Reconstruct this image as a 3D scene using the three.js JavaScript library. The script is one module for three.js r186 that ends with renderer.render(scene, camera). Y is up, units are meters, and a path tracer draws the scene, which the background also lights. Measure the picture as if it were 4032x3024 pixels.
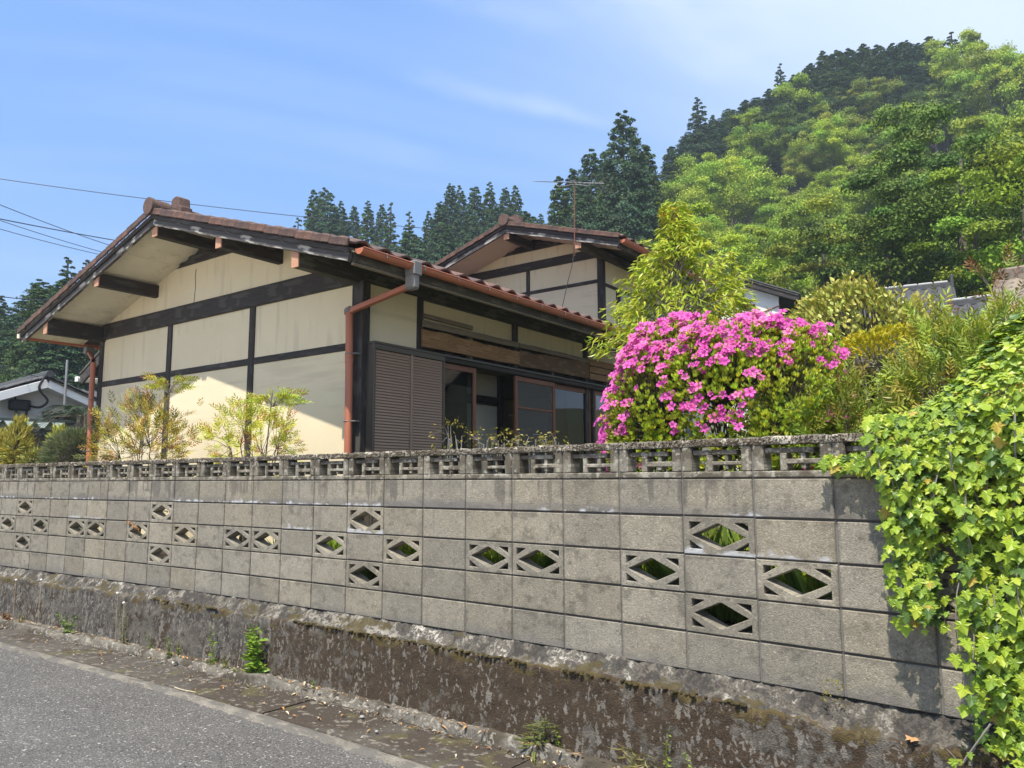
import * as THREE from 'three';
import { mergeGeometries } from 'three/addons/utils/BufferGeometryUtils.js';

// ------------------------------------------------------------------ camera, sky, sun, exposure
const scene = new THREE.Scene();
const renderer = new THREE.WebGLRenderer({ antialias: true });
renderer.toneMapping = THREE.LinearToneMapping;
renderer.toneMappingExposure = 1.68;
renderer.shadowMap.enabled = true;
const camera = new THREE.PerspectiveCamera(53.03, 4 / 3, 0.05, 3000);
camera.rotation.order = 'YXZ';
camera.position.set(3.138, 1.548, 3.842);
camera.rotation.set(0.1253, 0.6842, -0.0028);
scene.add(camera);
camera.updateMatrixWorld(true);

const SUN = new THREE.Vector3(0.1705, 1.65, 0.8123).normalize();
const sun = new THREE.DirectionalLight(new THREE.Color().setRGB(1, 0.925, 0.80), 4.7);
sun.position.copy(SUN).multiplyScalar(80);
sun.castShadow = true;
sun.shadow.mapSize.set(4096, 4096);
Object.assign(sun.shadow.camera, { left: -70, right: 70, top: 70, bottom: -70, near: 1, far: 260 });
scene.add(sun);

// ------------------------------------------------------------------ seeded noise
function rng(seed) { let s = seed >>> 0; return () => { s = (s + 0x6d2b79f5) | 0; let t = Math.imul(s ^ (s >>> 15), 1 | s); t = (t + Math.imul(t ^ (t >>> 7), 61 | t)) ^ t; return ((t ^ (t >>> 14)) >>> 0) / 4294967296; }; }
const { clamp, smoothstep, lerp } = THREE.MathUtils;
const hash2 = (x, y) => { let h = Math.imul(x, 374761393) + Math.imul(y, 668265263) | 0; h = Math.imul(h ^ (h >>> 13), 1274126177); return ((h ^ (h >>> 16)) >>> 0) / 4294967296; };
function vnoise(x, y, px = 0, py = 0) {
  const ix = Math.floor(x), iy = Math.floor(y); let fx = x - ix, fy = y - iy;
  fx = fx * fx * (3 - 2 * fx); fy = fy * fy * (3 - 2 * fy);
  const wx = (i) => (px ? ((i % px) + px) % px : i), wy = (i) => (py ? ((i % py) + py) % py : i);
  const a = hash2(wx(ix), wy(iy)), b = hash2(wx(ix + 1), wy(iy)), c = hash2(wx(ix), wy(iy + 1)), d = hash2(wx(ix + 1), wy(iy + 1));
  return a + (b - a) * fx + (c - a) * fy + (a - b - c + d) * fx * fy;
}
function fbm(x, y, o = 4, px = 0, py = 0) { let s = 0, a = 0.5, n = 0; for (let i = 0; i < o; i++) { s += a * vnoise(x + i * 17 * (px ? 0 : 1), y + i * 31 * (py ? 0 : 1), px, py); n += a; a *= 0.5; x *= 2; y *= 2; px *= 2; py *= 2; } return s / n; }

// ------------------------------------------------------------------ sky
{
  const W = 1024, H = 512, data = new Float32Array(W * H * 4);
  const va = Math.atan2(-Math.cos(0.6842), -Math.sin(0.6842));
  for (let r = 0; r < H; r++) {
    const up = ((r + 0.5) / H - 0.5) * Math.PI, y = Math.sin(up), c = Math.cos(up);
    for (let k = 0; k < W; k++) {
      const round = ((k + 0.5) / W - 0.5) * 2 * Math.PI, x = Math.cos(round) * c, z = Math.sin(round) * c;
      let a = Math.atan2(z, x) - va; a = Math.atan2(Math.sin(a), Math.cos(a));      // azimuth, right of the view axis is positive
      const e = Math.max(up, 0), h = Math.exp(-e * 2.6);
      let col = [lerp(0.098, 0.255, h * h), lerp(0.205, 0.385, h), lerp(0.535, 0.66, h)];
      // thin high cloud: a veil over the east and the south, torn streaks elsewhere
      const k2 = 1 / Math.max(y + 0.12, 0.1), px = x * k2, pz = z * k2;
      const u = px * 0.55 - pz * 0.835, v = -px * 0.835 - pz * 0.55;
      const wv = fbm(u * 0.55 + 3.1, v * 0.55 + 8.7, 3);
      const st = fbm(u * 1.0 + 1.2 * wv, v * 7.5 + 1.6 * wv + 11, 5);
      const pf = fbm(u * 3.0 + 40 + 1.5 * wv, v * 6.5 + 7 + wv, 6);
      let veil = smoothstep(a + 0.55 * (e - 0.42) + 0.36 * (wv - 0.5), -0.10, 0.62) * (1 - smoothstep(Math.abs(a), 1.7, 2.6) * 0.45) * 0.86;
      veil *= smoothstep(e, 0.05, 0.5) * 0.55 + 0.45;
      const streak = smoothstep(st, 0.46, 0.84) * 0.10 + smoothstep(pf, 0.50, 0.82) * 0.40 * smoothstep(a, -0.30, 0.05) * (1 - smoothstep(a, 0.35, 0.7));
      const haze = 0.08 + 0.42 * Math.exp(-e * 6.5);
      let m = clamp(1 - (1 - veil) * (1 - streak) * (1 - haze), 0, 1);
      const cs = x * SUN.x + y * SUN.y + z * SUN.z, halo = Math.pow(Math.max(cs, 0), 6);
      const cl = [0.52, 0.60, 0.72];
      for (let i = 0; i < 3; i++) { col[i] = lerp(col[i], cl[i], m); col[i] += halo * [0.75, 0.72, 0.64][i] + 0.04 * Math.max(cs, 0); }
      if (up < 0) col = [0.30, 0.32, 0.30];
      const o = (r * W + k) * 4; data[o] = col[0]; data[o + 1] = col[1]; data[o + 2] = col[2]; data[o + 3] = 1;
    }
  }
  const t = new THREE.DataTexture(data, W, H, THREE.RGBAFormat, THREE.FloatType);
  t.mapping = THREE.EquirectangularReflectionMapping; t.magFilter = THREE.LinearFilter; t.minFilter = THREE.LinearFilter; t.needsUpdate = true;
  scene.background = t; scene.environment = t;
  scene.fog = new THREE.FogExp2(new THREE.Color().setRGB(0.72, 0.84, 1.0), 0.00075);
}

// ------------------------------------------------------------------ helpers
const V = (x, y, z) => new THREE.Vector3(x, y, z);
const used = {};
const numbered = (n) => { const k = used[n] = (used[n] ?? -1) + 1; return k ? n + '_' + String(k).padStart(3, '0') : n; };
function tag(o, label, category, group, kind) { if (label) o.userData.label = label; if (category) o.userData.category = category; if (group) o.userData.group = group; if (kind) o.userData.kind = kind; return o; }
function shade(o) { o.castShadow = true; o.receiveShadow = true; return o; }
function thing(name, label, category, pos = [0, 0, 0], turn = 0, group) { const g = new THREE.Group(); g.name = numbered(name); g.position.set(...pos); g.rotation.y = turn; scene.add(g); return tag(g, label, category, group); }
function sub(name, parent) { const g = new THREE.Group(); g.name = name; parent.add(g); return g; }
function part(name, geo, mat, parent, stuff) { const m = shade(new THREE.Mesh(Array.isArray(geo) ? merge(geo) : geo, mat)); m.name = parent ? name : numbered(name); (parent || scene).add(m); if (stuff) m.userData.kind = 'stuff'; return m; }
function copies(name, geo, mat, mats4, parent, colors) {
  const m = shade(new THREE.InstancedMesh(geo, mat, mats4.length)); m.name = parent ? name : numbered(name);
  mats4.forEach((q, i) => { m.setMatrixAt(i, q); if (colors) m.setColorAt(i, colors[i]); });
  m.userData.kind = 'stuff'; (parent || scene).add(m); return m;
}
function merge(list) { const l = list.map((g) => { const q = g.index ? g.toNonIndexed() : g; for (const k of Object.keys(q.attributes)) if (!['position', 'normal', 'uv', 'color'].includes(k)) q.deleteAttribute(k); return q; }); return mergeGeometries(l, false); }
function geo(pos, uv, col, smooth) { const g = new THREE.BufferGeometry(); g.setAttribute('position', new THREE.Float32BufferAttribute(pos, 3)); if (uv) g.setAttribute('uv', new THREE.Float32BufferAttribute(uv, 2)); if (col) g.setAttribute('color', new THREE.Float32BufferAttribute(col, 3)); g.computeVertexNormals(); return g; }
const boxCache = new Map();
// a box with chamfered edges, uv in metres with u along its longest side
function cbox(w, h, d, c = 0.004, ou = 0, ov = 0) {
  c = Math.min(c, w / 3, h / 3, d / 3);
  const X = w / 2, Y = h / 2, Z = d / 2, pos = [], uv = [];
  const long = w >= h && w >= d ? 0 : h >= d ? 1 : 2, other = long === 0 ? [1, 2] : long === 1 ? [0, 2] : [1, 0];
  const put = (p, n) => { const ax = Math.abs(n[0]) > 0.75 ? 0 : Math.abs(n[1]) > 0.75 ? 1 : 2; pos.push(...p); const q = [p[0], p[1], p[2]]; if (ax === long) uv.push(q[other[0]] + ou, q[other[1]] + ov); else uv.push(q[long] + ou, q[ax === other[0] ? other[1] : other[0]] + ov + ax * 0.37); };
  const tri = (a, b, cc) => { const n = V(b[0] - a[0], b[1] - a[1], b[2] - a[2]).cross(V(cc[0] - a[0], cc[1] - a[1], cc[2] - a[2])).normalize(); const s = n.x * (a[0] + b[0] + cc[0]) + n.y * (a[1] + b[1] + cc[1]) + n.z * (a[2] + b[2] + cc[2]); const l = s < 0 ? [a, cc, b] : [a, b, cc]; const nn = [n.x, n.y, n.z]; l.forEach((p) => put(p, nn)); };
  const quad = (a, b, cc, dd) => { tri(a, b, cc); tri(a, cc, dd); };
  const S = [-1, 1];
  for (const s of S) { quad([s * X, -Y + c, -Z + c], [s * X, Y - c, -Z + c], [s * X, Y - c, Z - c], [s * X, -Y + c, Z - c]); quad([-X + c, s * Y, -Z + c], [X - c, s * Y, -Z + c], [X - c, s * Y, Z - c], [-X + c, s * Y, Z - c]); quad([-X + c, -Y + c, s * Z], [X - c, -Y + c, s * Z], [X - c, Y - c, s * Z], [-X + c, Y - c, s * Z]); }
  if (c > 0) for (const s of S) for (const t of S) {
    quad([s * X, t * (Y - c), -Z + c], [s * X, t * (Y - c), Z - c], [s * (X - c), t * Y, Z - c], [s * (X - c), t * Y, -Z + c]);
    quad([s * X, -Y + c, t * (Z - c)], [s * X, Y - c, t * (Z - c)], [s * (X - c), Y - c, t * Z], [s * (X - c), -Y + c, t * Z]);
    quad([-X + c, s * Y, t * (Z - c)], [X - c, s * Y, t * (Z - c)], [X - c, s * (Y - c), t * Z], [-X + c, s * (Y - c), t * Z]);
    for (const u of S) tri([s * X, t * (Y - c), u * (Z - c)], [s * (X - c), t * Y, u * (Z - c)], [s * (X - c), t * (Y - c), u * Z]);
  }
  return geo(pos, uv);
}
// box between min and max corners
const bb = (x0, x1, y0, y1, z0, z1, c = 0.004, ou = 0) => cbox(x1 - x0, y1 - y0, z1 - z0, c, ou, ou * 0.7).translate((x0 + x1) / 2, (y0 + y1) / 2, (z0 + z1) / 2);
function tube(pts, r, seg = 6, n) { const c = new THREE.CatmullRomCurve3(pts.map((p) => (p.isVector3 ? p : V(...p)))); return new THREE.TubeGeometry(c, n || Math.max(2, pts.length * 3), r, seg, false); }
// a rod of changing radius along straight segments
function limb(pts, rad, seg = 5) {
  const pos = [], uv = [];
  const ring = (p, d, r) => { const a = Math.abs(d.y) > 0.9 ? V(1, 0, 0) : V(0, 1, 0); const u = a.clone().cross(d).normalize(), v = d.clone().cross(u); return Array.from({ length: seg }, (_, i) => { const t = i / seg * 2 * Math.PI; return p.clone().addScaledVector(u, Math.cos(t) * r).addScaledVector(v, Math.sin(t) * r); }); };
  let prev, len = 0;
  pts.forEach((p, i) => {
    const d = (pts[Math.min(i + 1, pts.length - 1)].clone().sub(pts[Math.max(i - 1, 0)])).normalize(), q = ring(p, d, rad[i]);
    if (prev) { const l2 = len + p.distanceTo(pts[i - 1]); for (let k = 0; k < seg; k++) { const k2 = (k + 1) % seg; for (const [v, uu, vv] of [[prev[k], k, len], [prev[k2], k + 1, len], [q[k2], k + 1, l2], [prev[k], k, len], [q[k2], k + 1, l2], [q[k], k, l2]]) { pos.push(v.x, v.y, v.z); uv.push(vv, uu / seg * 0.3); } } len = l2; }
    prev = q;
  });
  return geo(pos, uv);
}
const M4 = (p, q, s) => new THREE.Matrix4().compose(p, q, typeof s === 'number' ? V(s, s, s) : s);
const Q = (x, y, z, o = 'YXZ') => new THREE.Quaternion().setFromEuler(new THREE.Euler(x, y, z, o));
// the point seen at photograph pixel (u, v) at a depth along the view axis
function at(u, v, depth) { return V((u - 2016) / 3030 * depth, -(v - 1512) / 3030 * depth, -depth).applyMatrix4(camera.matrixWorld); }

// ------------------------------------------------------------------ textures
const toS = (x) => Math.round(255 * clamp(x <= 0.0031308 ? x * 12.92 : 1.055 * Math.pow(x, 1 / 2.4) - 0.055, 0, 1));
function tex(w, h, f, { srgb = true, rx = 1, ry = 1 } = {}) {
  const d = new Uint8Array(w * h * 4);
  for (let y = 0; y < h; y++) for (let x = 0; x < w; x++) { const c = f((x + 0.5) / w, (y + 0.5) / h), o = (y * w + x) * 4; if (srgb) { d[o] = toS(c[0]); d[o + 1] = toS(c[1]); d[o + 2] = toS(c[2]); } else { d[o] = d[o + 1] = d[o + 2] = Math.round(255 * clamp(c, 0, 1)); } d[o + 3] = 255; }
  const t = new THREE.DataTexture(d, w, h); t.wrapS = t.wrapT = THREE.RepeatWrapping; t.magFilter = THREE.LinearFilter; t.minFilter = THREE.LinearMipmapLinearFilter; t.generateMipmaps = true;
  if (srgb) t.colorSpace = THREE.SRGBColorSpace; t.repeat.set(rx, ry); t.needsUpdate = true; return t;
}
const mix3 = (a, b, t) => [lerp(a[0], b[0], t), lerp(a[1], b[1], t), lerp(a[2], b[2], t)];
const mul3 = (a, s) => [a[0] * s, a[1] * s, a[2] * s];
const RGB = (r, g, b) => new THREE.Color().setRGB(r, g, b);
const std = (o) => new THREE.MeshStandardMaterial({ roughness: 0.85, side: THREE.DoubleSide, ...o });
const grainBump = tex(512, 512, (u, v) => 0.55 * fbm(u * 90, v * 90, 3, 90, 90) + 0.45 * vnoise(u * 256, v * 256, 256, 256), { srgb: false });
const rough = (s) => { const t = grainBump.clone(); t.repeat.set(s, s); t.needsUpdate = true; return t; };
const roughXY = (a, b) => { const t = grainBump.clone(); t.repeat.set(a, b); t.needsUpdate = true; return t; };
// wood: grain along u; base tones given; 1 m repeat
function woodTex(a, b, wear, seed, wornCol) { return tex(512, 512, (u, v) => { const w = fbm(u * 3, v * 10 + seed, 3, 3, 0) * 0.6, g = fbm(u * 4 + seed, v * 64 + w * 9, 4, 4, 0), l = Math.sin((v * 26 + w * 5 + 0.35 * fbm(u * 2, v * 4, 2, 2, 0)) * 6.283) * 0.5 + 0.5; let c = mix3(a, b, clamp(g * 0.75 + l * 0.25, 0, 1)); const e = smoothstep(fbm(u * 6 + 5, v * 22 + seed * 3, 4, 6, 0), 0.56, 0.74) * wear; return mix3(c, wornCol, e); }); }
// ------------------------------------------------------------------ the concrete block wall, its footing, the gutter and the road
const zw = (x) => 0.0124 * x * x + 0.0006 * x * x * x, zs = (x) => 0.0248 * x + 0.0018 * x * x;
const X0 = -30, X1 = 15;                                            // columns of blocks: column i runs from 0.4 i to 0.4 (i + 1)
const L0 = 1.56;                                                    // joint under the pierced top course
const wallTex = (x0, span) => tex(2048, 1024, (u, v) => {
  const x = u * span + x0, y = v * 1.28 + 0.50 - L0;                 // metres along the wall, height over the joint
  const i = Math.floor(x / 0.4), row = Math.floor(-y / 0.2), fx = x / 0.4 - i, fy = -y / 0.2 - row;   // fy runs down the block
  const tone = 0.83 + 0.32 * hash2(i + 77, row + 5), warm = hash2(i + 9, row + 50);
  let c = [0.226, lerp(0.202, 0.208, warm), lerp(0.152, 0.168, warm)];
  const p = fbm(x * 7, y * 7, 4), g = vnoise(x * 190, y * 190), g2 = vnoise(x * 80 + 9, y * 80);
  c = mul3(c, tone * (0.80 + 0.28 * p + 0.42 * (g - 0.5) + 0.16 * (g2 - 0.5)));
  if (g > 0.91) c = mul3(c, 1.4); if (g2 < 0.05) c = mul3(c, 0.6);
  const edge = Math.min(fx, 1 - fx) * 0.4, eb = Math.min(fy, 1 - fy) * 0.2;
  const en = fbm(x * 18 + 3, y * 22, 3);
  c = mul3(c, 1 - 0.38 * smoothstep(en + 0.02 / (Math.min(edge, eb) + 0.02) * 0.42, 0.62, 0.95) * (0.35 + 0.65 * hash2(i, row + 31)));
  const run = fbm(x * 26, y * 2.2 + 4, 4);
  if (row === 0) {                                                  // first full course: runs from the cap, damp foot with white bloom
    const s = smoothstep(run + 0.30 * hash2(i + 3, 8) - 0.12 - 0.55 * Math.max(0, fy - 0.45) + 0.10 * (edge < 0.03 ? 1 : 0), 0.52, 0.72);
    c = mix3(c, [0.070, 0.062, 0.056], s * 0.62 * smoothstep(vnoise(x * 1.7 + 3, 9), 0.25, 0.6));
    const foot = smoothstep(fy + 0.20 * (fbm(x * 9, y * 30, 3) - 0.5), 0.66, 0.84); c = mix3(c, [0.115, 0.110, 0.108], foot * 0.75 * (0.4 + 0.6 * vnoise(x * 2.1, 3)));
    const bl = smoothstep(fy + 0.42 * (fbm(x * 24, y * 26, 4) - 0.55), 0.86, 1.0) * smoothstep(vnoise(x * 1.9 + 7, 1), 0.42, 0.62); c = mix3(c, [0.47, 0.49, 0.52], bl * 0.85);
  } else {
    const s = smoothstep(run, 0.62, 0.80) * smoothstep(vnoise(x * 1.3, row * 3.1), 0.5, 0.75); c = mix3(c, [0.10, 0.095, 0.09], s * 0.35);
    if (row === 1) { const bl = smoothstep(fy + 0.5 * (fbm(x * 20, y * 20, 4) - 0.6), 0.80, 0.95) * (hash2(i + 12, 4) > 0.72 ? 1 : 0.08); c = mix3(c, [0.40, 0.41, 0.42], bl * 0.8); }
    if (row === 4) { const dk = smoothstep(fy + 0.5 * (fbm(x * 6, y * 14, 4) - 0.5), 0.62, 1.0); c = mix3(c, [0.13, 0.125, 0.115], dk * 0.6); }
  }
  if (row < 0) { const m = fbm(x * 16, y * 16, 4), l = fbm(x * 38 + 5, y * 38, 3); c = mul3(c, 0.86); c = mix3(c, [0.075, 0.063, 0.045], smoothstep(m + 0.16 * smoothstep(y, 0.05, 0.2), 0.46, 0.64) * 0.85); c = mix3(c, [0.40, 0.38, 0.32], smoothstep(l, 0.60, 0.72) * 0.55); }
  return c;
});
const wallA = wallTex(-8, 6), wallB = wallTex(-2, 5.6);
for (const t of [wallA, wallB]) t.wrapS = t.wrapT = THREE.ClampToEdgeWrapping;
const M = {};
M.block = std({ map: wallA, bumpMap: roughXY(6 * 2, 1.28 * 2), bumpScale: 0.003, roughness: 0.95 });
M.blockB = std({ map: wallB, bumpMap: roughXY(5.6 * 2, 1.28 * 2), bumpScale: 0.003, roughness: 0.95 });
M.mortar = std({ color: RGB(0.15, 0.145, 0.135), roughness: 1 });
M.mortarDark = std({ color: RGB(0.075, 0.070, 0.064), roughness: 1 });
const wallUV = (g, ox, oy) => { const p = g.attributes.position, uv = []; for (let i = 0; i < p.count; i++) uv.push(ox < -2 ? (p.getX(i) + ox + 8) / 6 : (p.getX(i) + ox + 2) / 5.6, (p.getY(i) + oy - 0.5) / 1.28); g.setAttribute('uv', new THREE.Float32BufferAttribute(uv, 2)); return g; };
const holes = { 1: [-25, -18, -11, -4, 3], 2: [-26, -24, -22, -21, -19, -17, -15, -14, -12, -10, -8, -7, -5, -3, -1, 0, 2, 4, 6, 7], 3: [-25, -18, -11, -4, 3] };
const blockWall = thing('block_wall', 'long grey concrete block wall with diamond openings and a mossy pierced top course', 'block wall');
const poly = (pts, r) => {                                          // closed path with rounded corners
  const s = new THREE.Path(), n = pts.length;
  for (let i = 0; i < n; i++) { const a = V2(pts[(i + n - 1) % n]), b = V2(pts[i]), c = V2(pts[(i + 1) % n]); const p = b.clone().add(a.clone().sub(b).setLength(r)), q = b.clone().add(c.clone().sub(b).setLength(r)); if (i) s.lineTo(p.x, p.y); else s.moveTo(p.x, p.y); s.quadraticCurveTo(b.x, b.y, q.x, q.y); }
  s.closePath(); return s;
};
const V2 = (p) => new THREE.Vector2(p[0], p[1]);
const rect = (x0, x1, y0, y1, S = THREE.Shape) => { const s = new S(); s.moveTo(x0, y0); s.lineTo(x1, y0); s.lineTo(x1, y1); s.lineTo(x0, y1); s.closePath(); return s; };
function diamondBlock() {
  const s = rect(-0.194, 0.194, -0.094, 0.094);
  s.holes.push(poly([[-0.158, 0], [0, -0.070], [0.158, 0], [0, 0.070]].reverse(), 0.012));
  for (const a of [-1, 1]) for (const b of [-1, 1]) { const t = [[a * 0.168, b * 0.073], [a * 0.168, b * 0.022], [a * 0.088, b * 0.073 - b * 0.006], [a * 0.088, b * 0.073]]; s.holes.push(poly(a * b > 0 ? t.slice().reverse() : t, 0.006)); }
  return new THREE.ExtrudeGeometry(s, { depth: 0.094, bevelEnabled: true, bevelThickness: 0.003, bevelSize: 0.003, bevelSegments: 1, curveSegments: 3 }).translate(0, 0, -0.097);
}
function pierceBlock(k) {                                           // square frame filled with offset bars
  const r = rng(400 + k), j = () => (r() - 0.5) * 0.006, L = [];
  L.push(bb(-0.196, 0.196, -0.098, -0.066, -0.1, 0, 0.004), bb(-0.196, -0.140, -0.066, 0.068, -0.1, 0.001, 0.006), bb(0.142, 0.196, -0.066, 0.068, -0.1, 0.0015, 0.006));
  const lug = 0.004 + j();
  L.push(bb(-0.140, 0.110 + j(), 0.018 + lug, 0.044 + lug, -0.085, -0.016, 0.004));                // upper bar
  L.push(bb(-0.058 + j(), -0.026 + j(), -0.066, 0.018 + lug, -0.088, -0.012, 0.005));              // left upright
  L.push(bb(-0.058 + j(), 0.142, -0.034 + j(), -0.010 + j(), -0.082, -0.014, 0.004));              // lower bar
  L.push(bb(0.040 + j(), 0.062 + j(), -0.056, 0.018 + lug, -0.080, -0.020, 0.004));                // short upright
  return merge(L);
}
const diamond = diamondBlock(), pierces = [0, 1, 2, 3].map(pierceBlock), plain = cbox(0.389, 0.189, 0.1, 0.004).translate(0, 0, -0.05);
const br = rng(11);
for (let i = X0; i < X1; i++) {
  const x = 0.4 * (i + 0.5), s = zs(x), k = Math.sqrt(1 + s * s);
  for (let row = -1; row < 5; row++) {
    const y = L0 - 0.2 * (row + 0.5), hole = (holes[row] || []).includes(i);
    const g = wallUV((row < 0 ? pierces[(i * 7 + 280) % 4] : hole ? diamond : plain).clone(), x, y);
    const m = part(row < 0 ? 'pierced_block' : hole ? 'diamond_block' : 'block', g, x < -2 ? M.block : M.blockB, blockWall);
    m.position.set(x, y, zw(x) + (br() - 0.5) * 0.003); m.rotation.y = -Math.atan(s); m.scale.x = k;
  }
}
{ // cap slab along the top, joints of mortar set back between the blocks
  const L = [], C = [];
  for (let i = X0; i < X1; i++) {
    const x = 0.4 * (i + 0.5), s = zs(x), k = Math.sqrt(1 + s * s), put = (g, y) => g.scale(k, 1, 1).rotateY(-Math.atan(s)).translate(x, y, zw(x));
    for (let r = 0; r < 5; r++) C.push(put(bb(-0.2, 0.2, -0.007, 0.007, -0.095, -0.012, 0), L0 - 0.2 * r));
    for (let r = -1; r < 5; r++) L.push(put(bb(-0.2055, -0.1945, -0.093, 0.093, -0.094, -0.010, 0), L0 - 0.2 * (r + 0.5)));
  }
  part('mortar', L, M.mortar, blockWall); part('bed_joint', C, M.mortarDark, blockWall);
}
// strip swept along the wall: profile(x, k) -> [out from the wall, height]
function sweep(profile, kN, x0, x1, n, uvScale = [1, 1], close) {
  const P = [], pos = [], uv = [];
  for (let a = 0; a <= n; a++) { const x = lerp(x0, x1, a / n), s = zs(x), k = Math.sqrt(1 + s * s), row = []; let len = 0, last; for (let j = 0; j <= kN; j++) { const [d, y] = profile(x, j); if (last) len += Math.hypot(d - last[0], y - last[1]); last = [d, y]; row.push([x - d * s / k, y, zw(x) + d / k, x * uvScale[0], len * uvScale[1]]); } P.push(row); }
  const idx = [];
  for (const row of P) for (const q of row) { pos.push(q[0], q[1], q[2]); uv.push(q[3], q[4]); }
  for (let a = 0; a < n; a++) for (let j = 0; j < kN; j++) { const A = a * (kN + 1) + j, B = A + kN + 1; idx.push(A, A + 1, B, B, A + 1, B + 1); }
  const g = new THREE.BufferGeometry(); g.setAttribute('position', new THREE.Float32BufferAttribute(pos, 3)); g.setAttribute('uv', new THREE.Float32BufferAttribute(uv, 2)); g.setIndex(idx); g.computeVertexNormals(); return g;
}
// the cap: a rough rounded mossy coping
M.cap = std({ map: tex(1024, 256, (u, v) => { const x = u * 4, y = v; const m = fbm(x * 9, y * 9, 4), g = vnoise(x * 90, y * 90), l = fbm(x * 22 + 3, y * 22, 3); let c = mul3([0.15, 0.135, 0.11], 0.75 + 0.5 * g); c = mix3(c, [0.07, 0.055, 0.035], smoothstep(m, 0.42, 0.62) * 0.85); c = mix3(c, [0.44, 0.41, 0.33], smoothstep(l, 0.56, 0.70) * 0.75); return c; }), bumpMap: roughXY(8, 2), bumpScale: 0.006, roughness: 1 });
part('coping', sweep((x, j) => { const a = [[0.002, 0.066], [0.004, 0.080], [0.003, 0.094], [-0.012, 0.104], [-0.05, 0.107], [-0.09, 0.103], [-0.103, 0.09], [-0.103, 0.066], [-0.05, 0.0655], [0.002, 0.066]][j]; const n = (fbm(x * 22, j * 1.7, 3) - 0.5) * (j === 0 || j === 9 ? 0.012 : 0.016); return [a[0] + (j > 2 && j < 6 ? 0 : n * 0.7), L0 + 0.1 + a[1] + (j > 0 && j < 7 ? n : 0) ]; }, 9, 0.4 * X0, 0.4 * X1, 700, [0.25, 1]), M.cap, blockWall);

// footing: pale mortar skirt, edge, mossy face
const footTex = (x0, span) => tex(2048, 512, (u, v) => {
  const x = u * span + x0, s = v * 0.66;                             // s: down the profile
  const p = fbm(x * 8, s * 10, 5), g = vnoise(x * 120, s * 150), st = fbm(x * 30, s * 5 + 7, 4), big = fbm(x * 1.7 + 3, s * 3, 3);
  const f1 = fbm(x * 24, s * 24 + 5, 5), f2 = fbm(x * 58, s * 50 + 9, 4), f3 = vnoise(x * 150, s * 150), q = fbm(x * 11 + 40, s * 10, 5), drip = fbm(x * 40 + 3, s * 7, 4);
  let c = mul3([0.112, 0.100, 0.082], 0.45 + 0.6 * p + 0.7 * (f3 - 0.5) + 0.3 * f2);
  if (s < 0.175) {                                                  // skirt: pale lime torn by black algae
    c = mix3(c, [0.25, 0.235, 0.20], smoothstep(f2 + 0.35 * (fbm(x * 1.8, 4, 3) - 0.45), 0.47, 0.58) * 0.85);
    c = mix3(c, [0.46, 0.445, 0.40], smoothstep(f2 * 0.6 + f1 * 0.4 + 0.35 * (fbm(x * 1.3 + 7, 2, 3) - 0.5), 0.56, 0.64) * 0.8);
    c = mix3(c, [0.034, 0.030, 0.026], smoothstep(q * 0.35 + f1 * 0.4 + f2 * 0.3, 0.48, 0.56) * 0.92);
    c = mix3(c, [0.065, 0.050, 0.016], smoothstep(fbm(x * 7 + 11, s * 14, 4) + 1.1 * (s - 0.13) + 0.3 * (f2 - 0.5), 0.58, 0.68) * 0.85);
  } else {
    const moss = clamp(smoothstep(x, -5.2, 0.2) * 0.30 + big * 0.62 + (q - 0.5) * 0.75 + 0.02, 0, 1);
    c = mix3(c, [0.034, 0.031, 0.027], smoothstep(q * 0.40 + f1 * 0.35 + f2 * 0.25, 0.45, 0.55) * 0.90);
    c = mix3(c, mul3([0.042, 0.027, 0.014], 0.45 + 0.8 * f3 + 0.5 * f1), smoothstep(moss + 0.5 * (f1 - 0.5) + 0.3 * (f2 - 0.5), 0.44, 0.56) * 0.94);
    c = mix3(c, [0.21, 0.197, 0.172], smoothstep(f2 * 0.45 + drip * 0.3 + q * 0.3 + 0.10 * (0.5 - moss), 0.575, 0.635) * 0.75);
    if (f3 > 0.975 && f1 > 0.5) c = [0.36, 0.34, 0.30];
    if (s < 0.25) c = mix3(c, [0.080, 0.058, 0.017], smoothstep(fbm(x * 9 + 40, s * 30, 4) + (0.25 - s) * 1.2 + 0.3 * (f2 - 0.5), 0.56, 0.66) * 0.85);
  }
  return c;
});
const footA = footTex(-9, 6.4), footB = footTex(-2.6, 6.2); footA.wrapT = footB.wrapT = THREE.ClampToEdgeWrapping;
const bumpIn = (span) => ({ bumpMap: roughXY(span * 2, 0.66 * 2), bumpScale: 0.009, roughness: 1 });
M.foot = std({ map: footA, ...bumpIn(6.4) }); M.footB = std({ map: footB, ...bumpIn(6.2) });
const footing = thing('wall_footing', 'weathered concrete footing with brown moss and white lime under the block wall', 'wall footing');
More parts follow.
